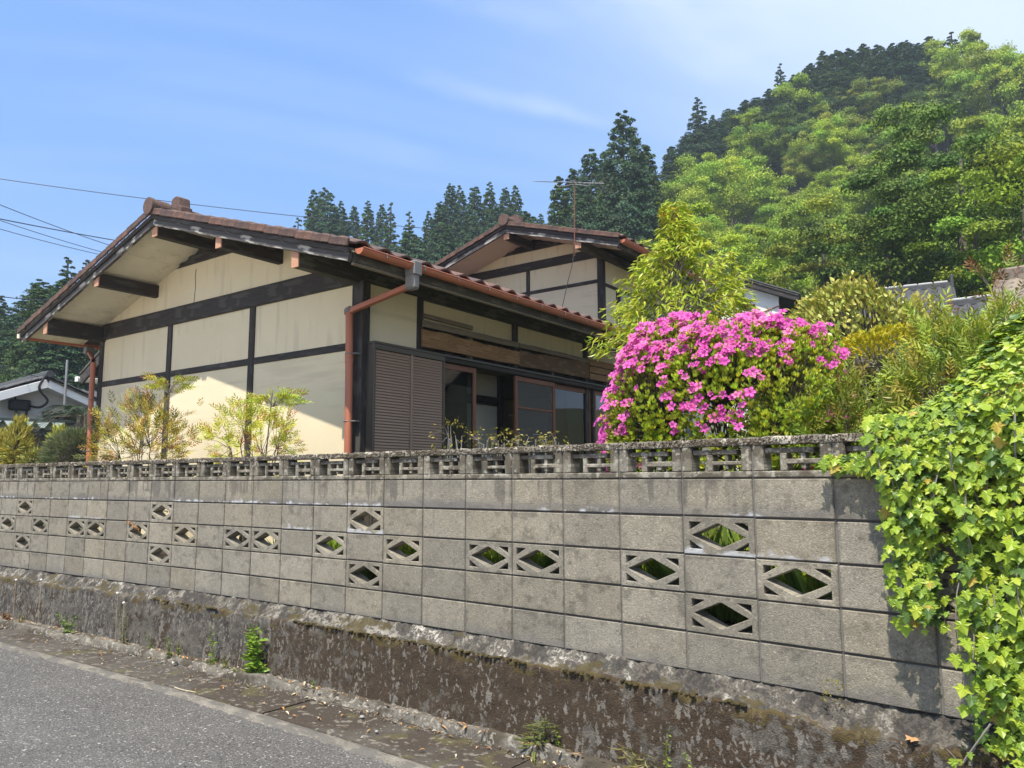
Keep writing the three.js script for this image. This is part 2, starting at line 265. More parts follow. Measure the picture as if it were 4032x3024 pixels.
const footProfile = (x, j) => {
  const b = 0.55 + 0.035 * (fbm(x * 3, 1, 3) - 0.5), K = [[-0.04, b + 0.03], [0.008, b], [0.034, b - 0.034], [0.060, b - 0.064], [0.078, b - 0.075], [0.096, b - 0.082], [0.106, b - 0.092], [0.110, b - 0.11], [0.113, 0.32], [0.117, 0.16], [0.125, 0.05], [0.13, -0.05]];
  const U = [0, 1, 1.5, 2, 2.5, 3, 3.5, 4, 4.5, 5, 5.5, 6, 6.5, 7, 7.12, 7.25, 7.38, 7.5, 7.63, 7.75, 7.88, 8, 8.14, 8.28, 8.42, 8.57, 8.71, 8.85, 9, 9.2, 9.4, 9.6, 9.8, 10, 11][j], i = Math.min(10, Math.floor(U)), f = U - i, d = lerp(K[i][0], K[i + 1][0], f), y = lerp(K[i][1], K[i + 1][1], f);
  if (!j) return [d, y];
  const n1 = fbm(x * 7, y * 9 + d * 9, 4) - 0.5, n2 = fbm(x * 26, y * 28 + d * 30 + 9, 3) - 0.5;
  return [d + n1 * 0.022 + n2 * (U < 7 ? 0.026 : 0.014), y + (U < 7.6 ? n2 * 0.024 + n1 * 0.016 : 0)];
};
for (const [x0, x1, n, ox, span, m] of [[0.4 * X0, -2.6, 700, 9, 6.4, M.foot], [-2.6, 0.4 * X1, 640, 2.6, 6.2, M.footB]]) {
  const g = sweep(footProfile, 34, x0, x1, n, [1, 1 / 0.66]), q = g.attributes.uv; for (let i = 0; i < q.count; i++) q.setX(i, (q.getX(i) + ox) / span);
  part('footing_face', g, m, footing);
}

// low broken kerb at the foot of the footing, gutter slabs, pale edge strip, asphalt
const crust = tex(1024, 512, (u, v) => { const x = u * 4, y = v * 0.6; const p = fbm(x * 9, y * 12, 5), g = vnoise(x * 120, y * 150), mo = fbm(x * 5 + 8, y * 7, 4); let c = mul3([0.165, 0.15, 0.124], 0.5 + 0.65 * p + 0.5 * (g - 0.5)); c = mix3(c, [0.055, 0.045, 0.03], smoothstep(mo, 0.40, 0.54) * 0.9); c = mix3(c, [0.36, 0.34, 0.29], smoothstep(fbm(x * 30, y * 40, 3), 0.62, 0.73) * 0.6); return c; });
M.crust = std({ map: crust, bumpMap: roughXY(8, 1.2), bumpScale: 0.008, roughness: 1 });
const kerb = part('kerb', sweep((x, j) => {
  const w = 0.215 + 0.03 * (fbm(x * 1.1, 5, 3) - 0.5) * 2 + 0.02 * clamp(-x / 6, 0, 1) * 3, gap = smoothstep(fbm(x * 2.2 + 4, 2, 3), 0.60, 0.68), hgt = (0.066 + 0.045 * (fbm(x * 3.7, 8, 3) - 0.5)) * (1 - 0.75 * gap);
  const a = [[0.10, 0.052], [0.15, 0.045], [w - 0.045, 0.042], [w - 0.02, hgt], [w + 0.005, hgt + 0.002], [w + 0.022, hgt - 0.012], [w + 0.03, 0.015], [w + 0.036, -0.03]][j], n = fbm(x * 16, j * 2.7, 4) - 0.5, n2 = fbm(x * 45, j * 3.3, 2) - 0.5;
  return [a[0] + (j ? n * 0.03 + n2 * 0.012 : 0), a[1] + (j < 7 ? n * 0.022 + n2 * 0.014 : 0)];
}, 7, 0.4 * X0, 0.4 * X1, 1100, [0.25, 1.6]), M.crust); tag(kerb, null, null, null, 'structure');

const slabMap = tex(2048, 512, (u, v) => {
  const x = u * 12 - 8.4, d = v * 0.52 + 0.2;
  const p = fbm(x * 6, d * 9, 5), g = vnoise(x * 150, d * 170), big = fbm(x * 1.6, d * 2.5 + 3, 4);
  let c = mul3([0.070, 0.061, 0.049], 0.6 + 0.6 * p + 0.5 * (g - 0.5));
  c = mix3(c, mul3([0.036, 0.026, 0.017], 0.75 + 0.6 * g), smoothstep(big * 0.8 + p * 0.35 + 0.16 * smoothstep(x, -5, -1.5) - 0.10 * smoothstep(d, 0.45, 0.7), 0.46, 0.64) * 0.92);
  c = mix3(c, [0.085, 0.075, 0.022], smoothstep(fbm(x * 7 + 30, d * 8, 4), 0.62, 0.72) * 0.5);
  c = mix3(c, [0.27, 0.25, 0.21], smoothstep(fbm(x * 24, d * 30 + 3, 4), 0.62, 0.72) * 0.45);
  if (g > 0.955) c = mix3(c, [0.4, 0.38, 0.34], 0.7);
  return c;
});
M.slab = std({ map: slabMap, bumpMap: roughXY(24, 1), bumpScale: 0.004, roughness: 0.95 });
const gutter = tag(new THREE.Group(), null, null, null, 'structure'); gutter.name = 'gutter'; scene.add(gutter);
[-12, -10.2, -8.35, -6.45, -4.58, -3.36, -1.6, 0.35, 2.2, 4.1, 6].forEach((x0, k, A) => {
  if (k === A.length - 1) return; const x1 = A[k + 1] - 0.012, t = (hash2(k, 3) - 0.5) * 0.008;
  const g = sweep((x, j) => { const a = [[0.20, -0.03], [0.205, 0.004], [0.33, 0.001], [0.45, -0.002], [0.58, 0], [0.683, 0.004], [0.686, -0.03]][j], n = fbm(x * 9, j * 2.1, 3) - 0.5; return [a[0] + (j === 1 || j === 5 ? n * 0.012 : 0), a[1] + t + (j > 0 && j < 6 ? n * 0.008 : 0)]; }, 6, x0, x1, Math.round((x1 - x0) * 40), [1 / 12, 1 / 0.52]);
  const q = g.attributes.uv; for (let i = 0; i < q.count; i++) q.setX(i, q.getX(i) + 8.4 / 12);
  part('gutter_slab', g, M.slab, gutter);
});
part('gutter_bed', sweep((x, j) => [[0.1, -0.04], [0.75, -0.04]][j], 1, -12, 6, 60), std({ color: RGB(0.05, 0.045, 0.035) }), gutter);
M.strip = std({ map: tex(1024, 256, (u, v) => { const x = u * 4, y = v * 0.25; const p = fbm(x * 12, y * 20, 4), g = vnoise(x * 150, y * 170); let c = mul3([0.235, 0.215, 0.180], 0.45 + 0.5 * p + 0.4 * (g - 0.5)); c = mix3(c, [0.10, 0.095, 0.085], smoothstep(fbm(x * 10 + 3, y * 26, 4), 0.47, 0.58) * 0.8); return c; }), bumpMap: roughXY(8, 0.5), bumpScale: 0.006, roughness: 1 });
tag(part('edge_strip', sweep((x, j) => { const n = fbm(x * 8, j * 4.4, 4) - 0.5, m = fbm(x * 22, j * 3, 3) - 0.5; const a = [[0.692, -0.05], [0.700, 0.003], [0.722, 0.011], [0.75, 0.013], [0.782, 0.010], [0.808, -0.014]][j]; return [a[0] + (j === 1 ? n * 0.03 : j >= 4 ? n * 0.055 + m * 0.03 : 0), a[1] + (j && j < 5 ? n * 0.010 + m * 0.006 : 0)]; }, 5, -12, 6, 1000, [0.25, 4]), M.strip), null, null, null, 'structure');
const asphaltMap = tex(1024, 1024, (u, v) => { const p = fbm(u * 6, v * 6, 4, 6, 6), a = vnoise(u * 190, v * 190, 190, 190), b = vnoise(u * 340 + 0.5, v * 340, 340, 340), s = vnoise(u * 95, v * 95, 95, 95); let c = mul3([0.088, 0.084, 0.079], 0.74 + 0.34 * p); c = mul3(c, 0.45 + 0.7 * a + 0.5 * b); if (a > 0.88) c = mix3(c, [0.40, 0.385, 0.35], 0.6); if (s > 0.93) c = mix3(c, [0.50, 0.48, 0.44], 0.55); if (a < 0.14) c = mul3(c, 0.45); return c; });
M.asphalt = std({ map: asphaltMap, bumpMap: tex(1024, 1024, (u, v) => 0.6 * vnoise(u * 190, v * 190, 190, 190) + 0.4 * vnoise(u * 340 + 0.5, v * 340, 340, 340), { srgb: false }), bumpScale: 0.006, roughness: 0.88 });
{ // the road: one sheet that follows the strip and runs on beyond the camera
  const g = sweep((x, j) => [[0.775, -0.006], [1.5, 0], [3, 0.03], [4.6, 0.03], [5.6, 0]][j], 4, -12, 6, 140, [1, 1]);
  const p = g.attributes.position, uv = g.attributes.uv; for (let i = 0; i < p.count; i++) uv.setXY(i, p.getX(i) / 1.6, p.getZ(i) / 1.6);
  tag(part('road', g, M.asphalt), null, null, null, 'structure');
}
// ------------------------------------------------------------------ the house: local axes x along the gable, y up, z towards the street
const HP = [-3.2674, 0, -1.3230], HT = 0.0508;
const house = thing('house', 'old single-storey house with cream plaster gable, dark timber and red-brown tiled roof', 'house', HP, HT);
const upper = thing('house', 'taller rear house wing with cream gable and red-brown tiled roof beside the yellow-green tree', 'house', HP, HT);
M.plaster = std({ map: tex(1024, 1024, (u, v) => { const p = fbm(u * 5, v * 5, 5, 5, 5), g = vnoise(u * 300, v * 300, 300, 300), st = fbm(u * 30, v * 2.5, 4, 30, 0); let c = mul3([0.70, 0.610, 0.425], 0.90 + 0.14 * p + 0.06 * (g - 0.5)); c = mix3(c, [0.44, 0.385, 0.275], smoothstep(st + 0.5 * (p - 0.5), 0.55, 0.80) * 0.36); if (g > 0.992) c = mix3(c, [0.65, 0.62, 0.5], 0.5); return c; }, { rx: 0.4, ry: 0.4 }), bumpMap: rough(2), bumpScale: 0.0012, roughness: 0.95 });
M.dark = std({ map: woodTex([0.016, 0.013, 0.012], [0.040, 0.032, 0.028], 0.5, 2, [0.085, 0.078, 0.07]), roughness: 0.8 });
M.barge = std({ map: woodTex([0.030, 0.028, 0.028], [0.085, 0.080, 0.078], 1.0, 7, [0.36, 0.34, 0.31]), roughness: 0.85 });
M.eave = std({ map: woodTex([0.030, 0.026, 0.020], [0.075, 0.066, 0.050], 0.5, 5, [0.15, 0.14, 0.10]), roughness: 0.9 });
M.plank = std({ map: woodTex([0.150, 0.075, 0.028], [0.330, 0.185, 0.080], 0.4, 9, [0.38, 0.25, 0.13]), roughness: 0.8 });
M.plankDark = std({ map: woodTex([0.070, 0.038, 0.018], [0.170, 0.098, 0.048], 0.5, 19, [0.24, 0.15, 0.085]), roughness: 0.85 });
M.slat = std({ map: woodTex([0.11, 0.088, 0.062], [0.23, 0.185, 0.135], 0.5, 13, [0.22, 0.19, 0.15]), roughness: 0.85 });
M.redwood = std({ map: woodTex([0.11, 0.040, 0.020], [0.22, 0.085, 0.045], 0.3, 17, [0.21, 0.10, 0.06]), roughness: 0.6 });
M.soffit = std({ map: tex(512, 512, (u, v) => { const p = fbm(u * 6, v * 6, 4, 6, 6), s = fbm(u * 10, v * 10, 4, 10, 10); return mix3(mul3([0.68, 0.625, 0.50], 0.88 + 0.2 * p), [0.33, 0.30, 0.23], smoothstep(s, 0.62, 0.78) * 0.35); }), roughness: 0.95 });
M.soffitPink = std({ color: RGB(0.60, 0.475, 0.40), roughness: 0.95 });
M.endCap = std({ color: RGB(0.44, 0.235, 0.145), roughness: 0.7, bumpMap: rough(3), bumpScale: 0.001 });
M.pipe = std({ map: tex(256, 256, (u, v) => mul3([0.40, 0.135, 0.075], 0.86 + 0.26 * fbm(u * 8, v * 8, 4, 8, 8))), roughness: 0.55 });
M.pipeGrey = std({ color: RGB(0.16, 0.155, 0.15), roughness: 0.6 });
M.metal = std({ color: RGB(0.30, 0.30, 0.30), roughness: 0.5, metalness: 0.6 });
M.shutter = std({ color: RGB(0.265, 0.178, 0.128), roughness: 0.5 });
M.shutterFrame = std({ color: RGB(0.070, 0.056, 0.044), roughness: 0.55 });
M.tin = std({ color: RGB(0.085, 0.080, 0.074), roughness: 0.6 });
M.tile = std({ map: tex(512, 512, (u, v) => { const p = fbm(u * 8, v * 8, 5, 8, 8), l = fbm(u * 22, v * 22, 4, 22, 22); let c = mul3([0.108, 0.060, 0.048], 0.60 + 0.75 * p); c = mix3(c, [0.055, 0.045, 0.04], smoothstep(l, 0.52, 0.66) * 0.65); c = mix3(c, [0.22, 0.18, 0.15], smoothstep(fbm(u * 40, v * 40, 3, 40, 40), 0.64, 0.75) * 0.4); return c; }, { rx: 1.3, ry: 1.3 }), bumpMap: rough(4), bumpScale: 0.003, roughness: 0.85 });
M.tileB = M.tile.clone(); M.tileB.color = RGB(0.78, 0.80, 0.84);
M.tileC = M.tile.clone(); M.tileC.color = RGB(1.2, 1.1, 1.02);
M.glass = new THREE.MeshPhysicalMaterial({ color: 0xffffff, roughness: 0.02, transmission: 1, thickness: 0, ior: 1.5, side: THREE.DoubleSide });
M.glassShaded = new THREE.MeshPhysicalMaterial({ color: RGB(0.42, 0.46, 0.42), roughness: 0.02, transmission: 1, thickness: 0, ior: 1.52, side: THREE.DoubleSide });  // darker tint stands in for the shade of the room behind

// S-shaped tile: x across (0.29), z down the slope, thickness 18 mm; origin at the middle of its lower edge
function tileShape(w, l, bump, th, seg = 9) {
  const prof = (f) => bump * (0.5 - 0.5 * Math.cos(Math.pow(f, 1.25) * 2 * Math.PI)), pos = [], uv = [];
  const q = (a, b, c, d) => { for (const p of [a, b, c, a, c, d]) { pos.push(...p); uv.push(p[0] + p[1], p[2]); } };
  for (let i = 0; i < seg; i++) {
    const a = i / seg, b = (i + 1) / seg, xa = (a - 0.5) * w, xb = (b - 0.5) * w, ya = prof(a), yb = prof(b);
    q([xa, ya + th, 0], [xb, yb + th, 0], [xb, yb + th, -l], [xa, ya + th, -l]);
    q([xa, ya, 0], [xb, yb, 0], [xb, yb + th, 0], [xa, ya + th, 0]);
    q([xa, ya, 0], [xa, ya, -l], [xb, yb, -l], [xb, yb, 0]);
  }
  q([-w / 2, 0, 0], [-w / 2, th, 0], [-w / 2, th, -l], [-w / 2, 0, -l]); q([w / 2, 0, 0], [w / 2, 0, -l], [w / 2, th, -l], [w / 2, th, 0]);
  return geo(pos, uv);
}
// lays tiles on a slope. frame: matrix whose x runs along the eave, z down the slope, y out of the roof; origin at the ridge, left end
function layTiles(parent, mats, shape, frame, nx, ny, px, py, single, rand, name = 'tile', lift = 0.012) {
  const bulk = mats.map(() => []);
  for (let r = 0; r < ny; r++) for (let i = 0; i < nx; i++) {
    const k = Math.floor(rand() * mats.length), m = new THREE.Matrix4().compose(V((i + 0.5) * px + (rand() - 0.5) * 0.006, lift + (rand() - 0.5) * 0.006, (r + 1) * py), Q(0.055, 0, (rand() - 0.5) * 0.02), V(1, 1, 1)).premultiply(frame);
    if (single(i, r)) { const t = part(name, shape, mats[k], parent); m.decompose(t.position, t.quaternion, t.scale); } else bulk[k].push(m);
  }
  bulk.forEach((b, k) => b.length && copies('tiles', shape, mats[k], b, parent));
}
const tileF = tileShape(0.292, 0.31, 0.044, 0.020), ridgeTile = (len, r) => { const s = new THREE.CylinderGeometry(r, r, len, 12, 1, false, -Math.PI * 0.62, Math.PI * 1.24).rotateX(-Math.PI / 2); return s; };
// a straight gable roof with its ridge along z. apex x, height of the tile underside at the apex, half run, slope, front z, back z
function gableRoof(parent, ax, ah, runL, runR, slope, zf, zb, opt) {
  const R = sub('roof', parent), rnd = rng(opt.seed), len = zf - zb, cosA = 1 / Math.hypot(1, slope);
  const nx = Math.round(len / 0.292);
  for (const s of [-1, 1]) {
    const run = s < 0 ? runL : runR, ny = Math.ceil(run / cosA / 0.262);
    const along = V(0, 0, -s), down = V(s, -slope, 0).normalize(), up = down.clone().cross(along);    // x along the eave, z down the slope
    const f = new THREE.Matrix4().makeBasis(along, up, down); f.setPosition(ax, ah, s > 0 ? zf : zb);
    layTiles(R, [M.tile, M.tile, M.tileB, M.tileC], tileF, f, nx, ny, 0.292, run / cosA / ny, (i, r) => r >= ny - 2 || (s > 0 ? i < 1 : i >= nx - 1), rnd, 'tile', 0.030);
    // deck under the tiles and boarded underside
    const deck = (t0, t1, z0, z1, th, off, mat, name) => { const L = (t1 - t0) / cosA, g = cbox(L, th, z1 - z0, 0.002).rotateZ(-s * Math.atan(slope)).translate(ax + s * (t0 + t1) / 2, ah - slope * (t0 + t1) / 2 + off, (z0 + z1) / 2); return part(name, g, mat, R); };
    deck(0, run - 0.01, zb, zf - 0.03, 0.02, -0.012, M.eave, 'roof_deck');
    // verge tiles seen from the street: turned-down edge
    for (let k = 0; k < ny; k++) { const a = (k + 0.02) / ny * run, b = (k + 1.06) / ny * run; const g = cbox((b - a) / cosA, 0.078, 0.03, 0.008).rotateZ(-s * (Math.atan(slope) - 0.035)).translate(ax + s * (a + b) / 2, ah - slope * (a + b) / 2 + 0.036 + (rnd() - 0.5) * 0.006, zf + 0.016); part('verge_tile', g, [M.tile, M.tileB, M.tileC][k % 3], R); }
    // barge boards: a dark upper strip over a weathered board
    const bar = (h0, h1, zz, th, mat, r2, name) => { const L = r2 / cosA; return part(name, cbox(L, (h1 - h0), th, 0.004, rnd() * 3, rnd()).rotateZ(-s * Math.atan(slope)).translate(ax + s * r2 / 2, ah - slope * r2 / 2 + (h0 + h1) / 2, zz), mat, R); };
    bar(-0.058, -0.008, zf - 0.024, 0.045, M.dark, run - 0.02, 'barge_strip');
    bar(-0.135, -0.058, zf - 0.045, 0.04, M.barge, run - 0.03, 'barge_board');
    // boarded soffit, in lengths with open joints
    const pan = opt.soffit ?? 3; for (let k = 0; k < pan; k++) { const a = run * k / pan, b = run * (k + 1) / pan - 0.006; deck(a, b, opt.wall - 0.02, zf - 0.065, 0.012, -0.03, opt.soffitMat, 'soffit_panel'); }
  }
  // ridge: bedding course, half-round cover tiles, stop-end ornament
  part('ridge_bed', bb(ax - 0.10, ax + 0.10, ah + 0.02, ah + 0.10, zb, zf - 0.06, 0.01), M.tileB, R);
  const n = Math.round(len / 0.30), rt = ridgeTile(0.33, 0.085);
  for (let k = 0; k < n; k++) { const t = part('ridge_tile', rt, [M.tile, M.tileB, M.tileC][(k * 5 + 1) % 3], R); t.position.set(ax, ah + 0.085, zf - 0.12 - k * 0.30); t.rotation.x = 0.03; t.scale.setScalar(1 + (k % 2) * 0.015); }
  part('ridge_end', [new THREE.CylinderGeometry(0.105, 0.105, 0.05, 20).rotateX(Math.PI / 2).translate(ax, ah + 0.085, zf + 0.03), new THREE.CylinderGeometry(0.092, 0.1, 0.2, 20).rotateX(Math.PI / 2).translate(ax, ah + 0.085, zf - 0.08)], M.tile, R);
  const s = new THREE.Shape(); s.moveTo(-0.17, 0); s.lineTo(0.17, 0); s.lineTo(0.17, 0.10); s.lineTo(0.115, 0.125); s.lineTo(0.095, 0.235); s.quadraticCurveTo(0.06, 0.265, 0, 0.265); s.quadraticCurveTo(-0.06, 0.265, -0.095, 0.235); s.lineTo(-0.115, 0.125); s.lineTo(-0.17, 0.10); s.closePath();
  const o = part('ridge_ornament', new THREE.ExtrudeGeometry(s, { depth: 0.12, bevelEnabled: true, bevelThickness: 0.015, bevelSize: 0.012, bevelSegments: 2 }), M.tile, R); o.position.set(ax, ah + 0.05, zf - 0.42); o.scale.set(opt.orn ?? 0.8, opt.orn ?? 0.92, 1);
  return R;
}
// gutter of half-round section hung along an eave (x fixed, runs in z)
function gutterRun(parent, x, y, z0, z1, r, out) {
  const L = [], seg = 8, n = Math.max(2, Math.round((z0 - z1) / 0.5));
  const pos = [], uv = []; const pr = (i, rr) => { const a = Math.PI + Math.PI * i / seg; return [x + Math.cos(a) * rr, y + Math.sin(a) * rr]; };
  const q = (a, b, c, d) => { for (const p of [a, b, c, a, c, d]) { pos.push(...p); uv.push(p[2], p[0] + p[1]); } };
  for (let i = 0; i < seg; i++) { const a = pr(i, r), b = pr(i + 1, r), c = pr(i, r - 0.006), d = pr(i + 1, r - 0.006); q([...a, z0], [...b, z0], [...b, z1], [...a, z1]); q([...c, z0], [...c, z1], [...d, z1], [...d, z0]); for (const z of [z0, z1]) q([...a, z], [...b, z], [x, y, z], [x, y, z]); }
  L.push(geo(pos, uv)); for (const s of [-1, 1]) L.push(tube([[x + s * r, y, z0], [x + s * r, y, z1]], 0.008, 6, 1));
  part('gutter', L, M.pipe, parent);
  for (let k = 0; k < n; k++) { const z = z0 - 0.3 - k * (z0 - z1 - 0.4) / Math.max(1, n - 1); part('gutter_bracket', [bb(x - r - 0.004, x + r + 0.006, y - 0.004, y + 0.012, z - 0.006, z + 0.006, 0.002), bb(x + r, x + r + 0.008, y - r * 0.7, y + 0.012, z - 0.006, z + 0.006, 0.002)], M.pipeGrey, parent); }
}

const FW = 0, RW = -6.0;                                            // gable wall planes of the front house and the rear wing
{ // ---- front house
  const P = (n, g, m, p = house) => part(n, g, m, p);
  gableRoof(house, -2.6, 4.735, 3.50, 3.50, 0.302, 0.87, RW + 0.1, { seed: 5, wall: FW, soffitMat: M.soffit, soffit: 4 });
  // gable: plaster panels between posts, lower and upper row, and the gable field over the tie beam
  const posts = [[-5.497, -5.385], [-3.64, -3.534], [-1.817, -1.711], [0.0, 0.17]];
  posts.forEach(([a, b], i) => { P('post', bb(a, b, 0.7, 3.66, FW - 0.10, FW + 0.012 + (i === 3 ? 0.002 : 0), 0.006, i), M.dark); });
  for (let k = 0; k < 3; k++) { const a = posts[k][1], b = posts[k + 1][0]; P('plaster_panel', bb(a - 0.01, b + 0.01, 0.75, 2.94, FW - 0.06, FW - 0.008, 0.003, k * 2.1), M.plaster); P('plaster_panel', bb(a - 0.01, b + 0.01, 3.005, 3.66, FW - 0.06, FW - 0.008, 0.003, k * 1.3 + 1), M.plaster); P('rail', bb(a, b, 2.933, 3.014, FW - 0.05, FW + 0.006, 0.005, k), M.dark); }
  P('tie_beam', bb(-5.50, 0.10, 3.636, 3.87, FW - 0.12, FW + 0.028, 0.010, 3), M.dark);
  { const s = new THREE.Shape(); s.moveTo(-5.45, 3.86); s.lineTo(0.15, 3.86); s.lineTo(-1.55, 4.405); s.lineTo(-3.65, 4.405); s.closePath(); P('gable_panel', planar(new THREE.ExtrudeGeometry(s, { depth: 0.05, bevelEnabled: false }).translate(0, 0, FW - 0.058)), M.plaster);
    P('wall_crack', tube([[-3.05, 4.33, FW - 0.005], [-3.055, 4.2, FW - 0.005], [-3.04, 4.1, FW - 0.005], [-3.05, 4.0, FW - 0.005], [-3.06, 3.88, FW - 0.005]], 0.0035, 4, 20), M.dark);
    const n = 5; for (let k = 0; k < n; k++) { const y0 = 4.405 + k * 0.062, y1 = y0 + 0.060, hw = (4.70 - y1) / 0.302 + 0.05; if (hw < 0.05) break; P('gable_board', bb(-2.6 - hw, -2.6 + hw, y0, y1, FW - 0.04, FW + 0.012 - k * 0.002, 0.004, k * 0.7), M.dark); } }
  // purlins that carry the overhang, each with a copper-coloured end plate
  for (const [t, y0, y1, w] of [[-2.62, 4.475, 4.62, 0.10], [-1.275, 4.085, 4.255, 0.098], [-4.0, 4.075, 4.245, 0.10], [0.055, 3.64, 3.86, 0.10], [-5.41, 3.61, 3.83, 0.10]]) {
    const b = P('purlin', bb(t - w / 2, t + w / 2, y0, y1, t > 0 ? RW : FW - 0.4, 0.80, 0.008, t), t > 0 ? M.eave : M.dark);
    part('end_plate', bb(t - w / 2 - 0.003, t + w / 2 + 0.003, y0 - 0.003, y1 + 0.003, 0.797, 0.812, 0.002), M.endCap, b);
  }
  // side wall to the garden: plane x = 0.12
  const S = 0.12;
  P('wall_post', bb(0.02, S + 0.012, 0.7, 3.65, -0.97, -0.868, 0.006, 5), M.dark);
  P('wall_post', bb(0.02, S + 0.014, 2.96, 3.65, -2.833, -2.742, 0.006, 6), M.dark);
  P('wall_post', bb(0.02, S + 0.014, 0.7, 3.65, -4.694, -4.583, 0.006, 7), M.dark);
  P('wall_post', bb(0.02, S + 0.014, 0.7, 3.65, RW, RW + 0.12, 0.006, 8), M.dark);
  P('plaster_panel', bb(0.04, S - 0.006, 0.75, 3.66, -0.88, -0.05, 0.003, 2), M.plaster);
  for (const [a, b] of [[-0.97, -2.742], [-2.833, -4.583], [-4.694, RW + 0.12]]) {
    P('plaster_panel', bb(0.04, S - 0.03, 3.40, 3.66, b - 0.01, a + 0.01, 0.003, a), M.plaster);
    P('transom_back', bb(0.0, 0.03, 3.02, 3.41, b, a, 0.002), M.dark);
    P('transom_rail', bb(0.03, S - 0.01, 3.385, 3.41, b, a, 0.003, b), M.dark);
    const m = (a + b) / 2; P('transom_post', bb(0.05, S + 0.002, 3.02, 3.385, m - 0.022, m + 0.022, 0.003, a), M.slat);
  }
  // boards nailed over the transom windows, the second ones waney-edged
  const board = (z0, z1, yl0, yl1, yr0, yr1, mat, wane, seed, name, out) => { const s = new THREE.Shape(), n = 26; const L = z0 - z1; for (let k = 0; k <= n; k++) { const f = k / n, y = lerp(yl1, yr1, f) - wane * Math.pow(fbm(f * 5 + seed, seed, 3), 1.5) + wane * 0.3; k ? s.lineTo(f * L, y) : s.moveTo(0, y); } for (let k = n; k >= 0; k--) s.lineTo(k / n * L, lerp(yl0, yr0, k / n) + wane * 0.22 * (fbm(k / n * 4 + seed, 7, 2) - 0.5)); const g = planar(new THREE.ExtrudeGeometry(s, { depth: 0.022, bevelEnabled: true, bevelSize: 0.002, bevelThickness: 0.002, bevelSegments: 1 }), seed); g.rotateY(Math.PI / 2).translate(S + out, 0, z0); return P(name, g, mat); };
  board(-0.955, -1.85, 3.43, 3.475, 3.425, 3.47, M.slat, 0, 2, 'slat_board', 0.005);
  board(-0.93, -2.80, 3.315, 3.385, 3.325, 3.395, M.slat, 0.01, 4, 'slat_board', 0.025);
  board(-2.825, -4.65, 3.335, 3.395, 3.345, 3.40, M.slat, 0.015, 5, 'slat_board', 0.025);
  board(-0.92, -2.825, 3.08, 3.285, 3.095, 3.29, M.plank, 0.05, 8, 'wide_board', 0.02);
  board(-2.83, -4.655, 3.085, 3.295, 3.105, 3.345, M.plankDark, 0.06, 11, 'wide_board', 0.02);
  for (let k = 0; k < 3; k++) board(-4.68, -5.85, 3.10 + k * 0.11, 3.19 + k * 0.11, 3.11 + k * 0.11, 3.20 + k * 0.11, M.plank, 0.012, 20 + k, 'slat_board', 0.02);
  // head track under a tin drip strip
  P('head_track', bb(0.04, S + 0.10, 2.945, 3.0, -5.9, -1.20, 0.006, 1), M.dark);
  P('drip_strip', bb(0.06, S + 0.125, 2.998, 3.022, -5.9, -1.19, 0.004), M.tin);
  // shutter box with two louvred doors
  { const B = sub('shutter_box', house), x1 = S + 0.15, z0 = -0.068, z1 = -1.19;
    part('box_side', bb(S - 0.01, x1 - 0.012, 1.05, 2.985, z0 - 0.02, z0, 0.003), M.shutterFrame, B);
    part('box_top', [bb(S - 0.005, x1 + 0.012, 2.985, 3.012, z1, z0 + 0.006, 0.004), bb(x1 - 0.02, x1 + 0.005, 2.93, 2.985, z1, z0, 0.004)], M.shutterFrame, B);
    for (const [a, b] of [[z0 - 0.03, z0], [-0.660, -0.628], [z1, z1 + 0.03]]) part('stile', bb(x1 - 0.03, x1 + 0.004, 1.05, 2.93, a, b, 0.004), a === -0.66 ? M.shutter : M.shutterFrame, B);
    part('box_back', bb(S + 0.02, S + 0.03, 1.05, 2.95, z1 + 0.01, z0 - 0.01, 0.002), M.shutterFrame, B);
    const mk = (a, b) => cbox(0.006, 0.034, b - a, 0.002).rotateZ(0.42);
    const g1 = mk(-0.628, -0.098), g2 = mk(-1.16, -0.66);
    for (let k = 0; k < 59; k++) { const y = 2.91 - k * 0.0312; for (const [g, z] of [[g1, -0.363], [g2, -0.91]]) { const m = part('louvre', g, M.shutter, B); m.position.set(x1 - 0.014, y, z); } }
    part('box_strap', bb(0.05, S + 0.012, 2.985, 3.03, -0.08, -0.01, 0.003), M.shutterFrame, B);
  }
  // sliding doors and the dim room behind them
  { const y0 = 1.15, y1 = 2.955, x = S + 0.02;
    P('door_sill', bb(-0.02, S + 0.06, 1.08, 1.15, -5.9, -1.2, 0.005), M.redwood);
    const leaf = (name, a, b, xx, glass, rails, sw = 0.06) => { const D = sub(name, house); for (const [p, q] of [[a, a - sw], [b + sw, b]]) part('stile', bb(xx - 0.018, xx + 0.018, y0, y1 - 0.02, q, p, 0.004, p), M.redwood, D); part('top_rail', bb(xx - 0.016, xx + 0.016, y1 - 0.085, y1 - 0.02, b + sw, a - sw, 0.004, a), M.redwood, D); part('bottom_rail', bb(xx - 0.016, xx + 0.016, y0, y0 + 0.12, b + sw, a - sw, 0.004, a), M.redwood, D); for (const r of rails) part('mid_rail', bb(xx - 0.014, xx + 0.014, r - 0.014, r + 0.014, b + sw, a - sw, 0.003, r), M.redwood, D); part('pane', bb(xx - 0.002, xx + 0.002, y0 + 0.12, y1 - 0.085, b + sw, a - sw, 0), glass, D); return D; };
    leaf('sliding_door', -1.20, -1.885, x + 0.02, M.glassShaded, []);
    leaf('sliding_door', -3.60, -4.74, x - 0.03, M.glassShaded, [], 0.085);
    const mesh = new THREE.MeshPhysicalMaterial({ color: RGB(0.10, 0.095, 0.088), roughness: 0.9, transparent: true, opacity: 0.72, side: THREE.DoubleSide });
    leaf('screen_door', -2.69, -3.66, x + 0.03, mesh, [2.52, 1.945]);
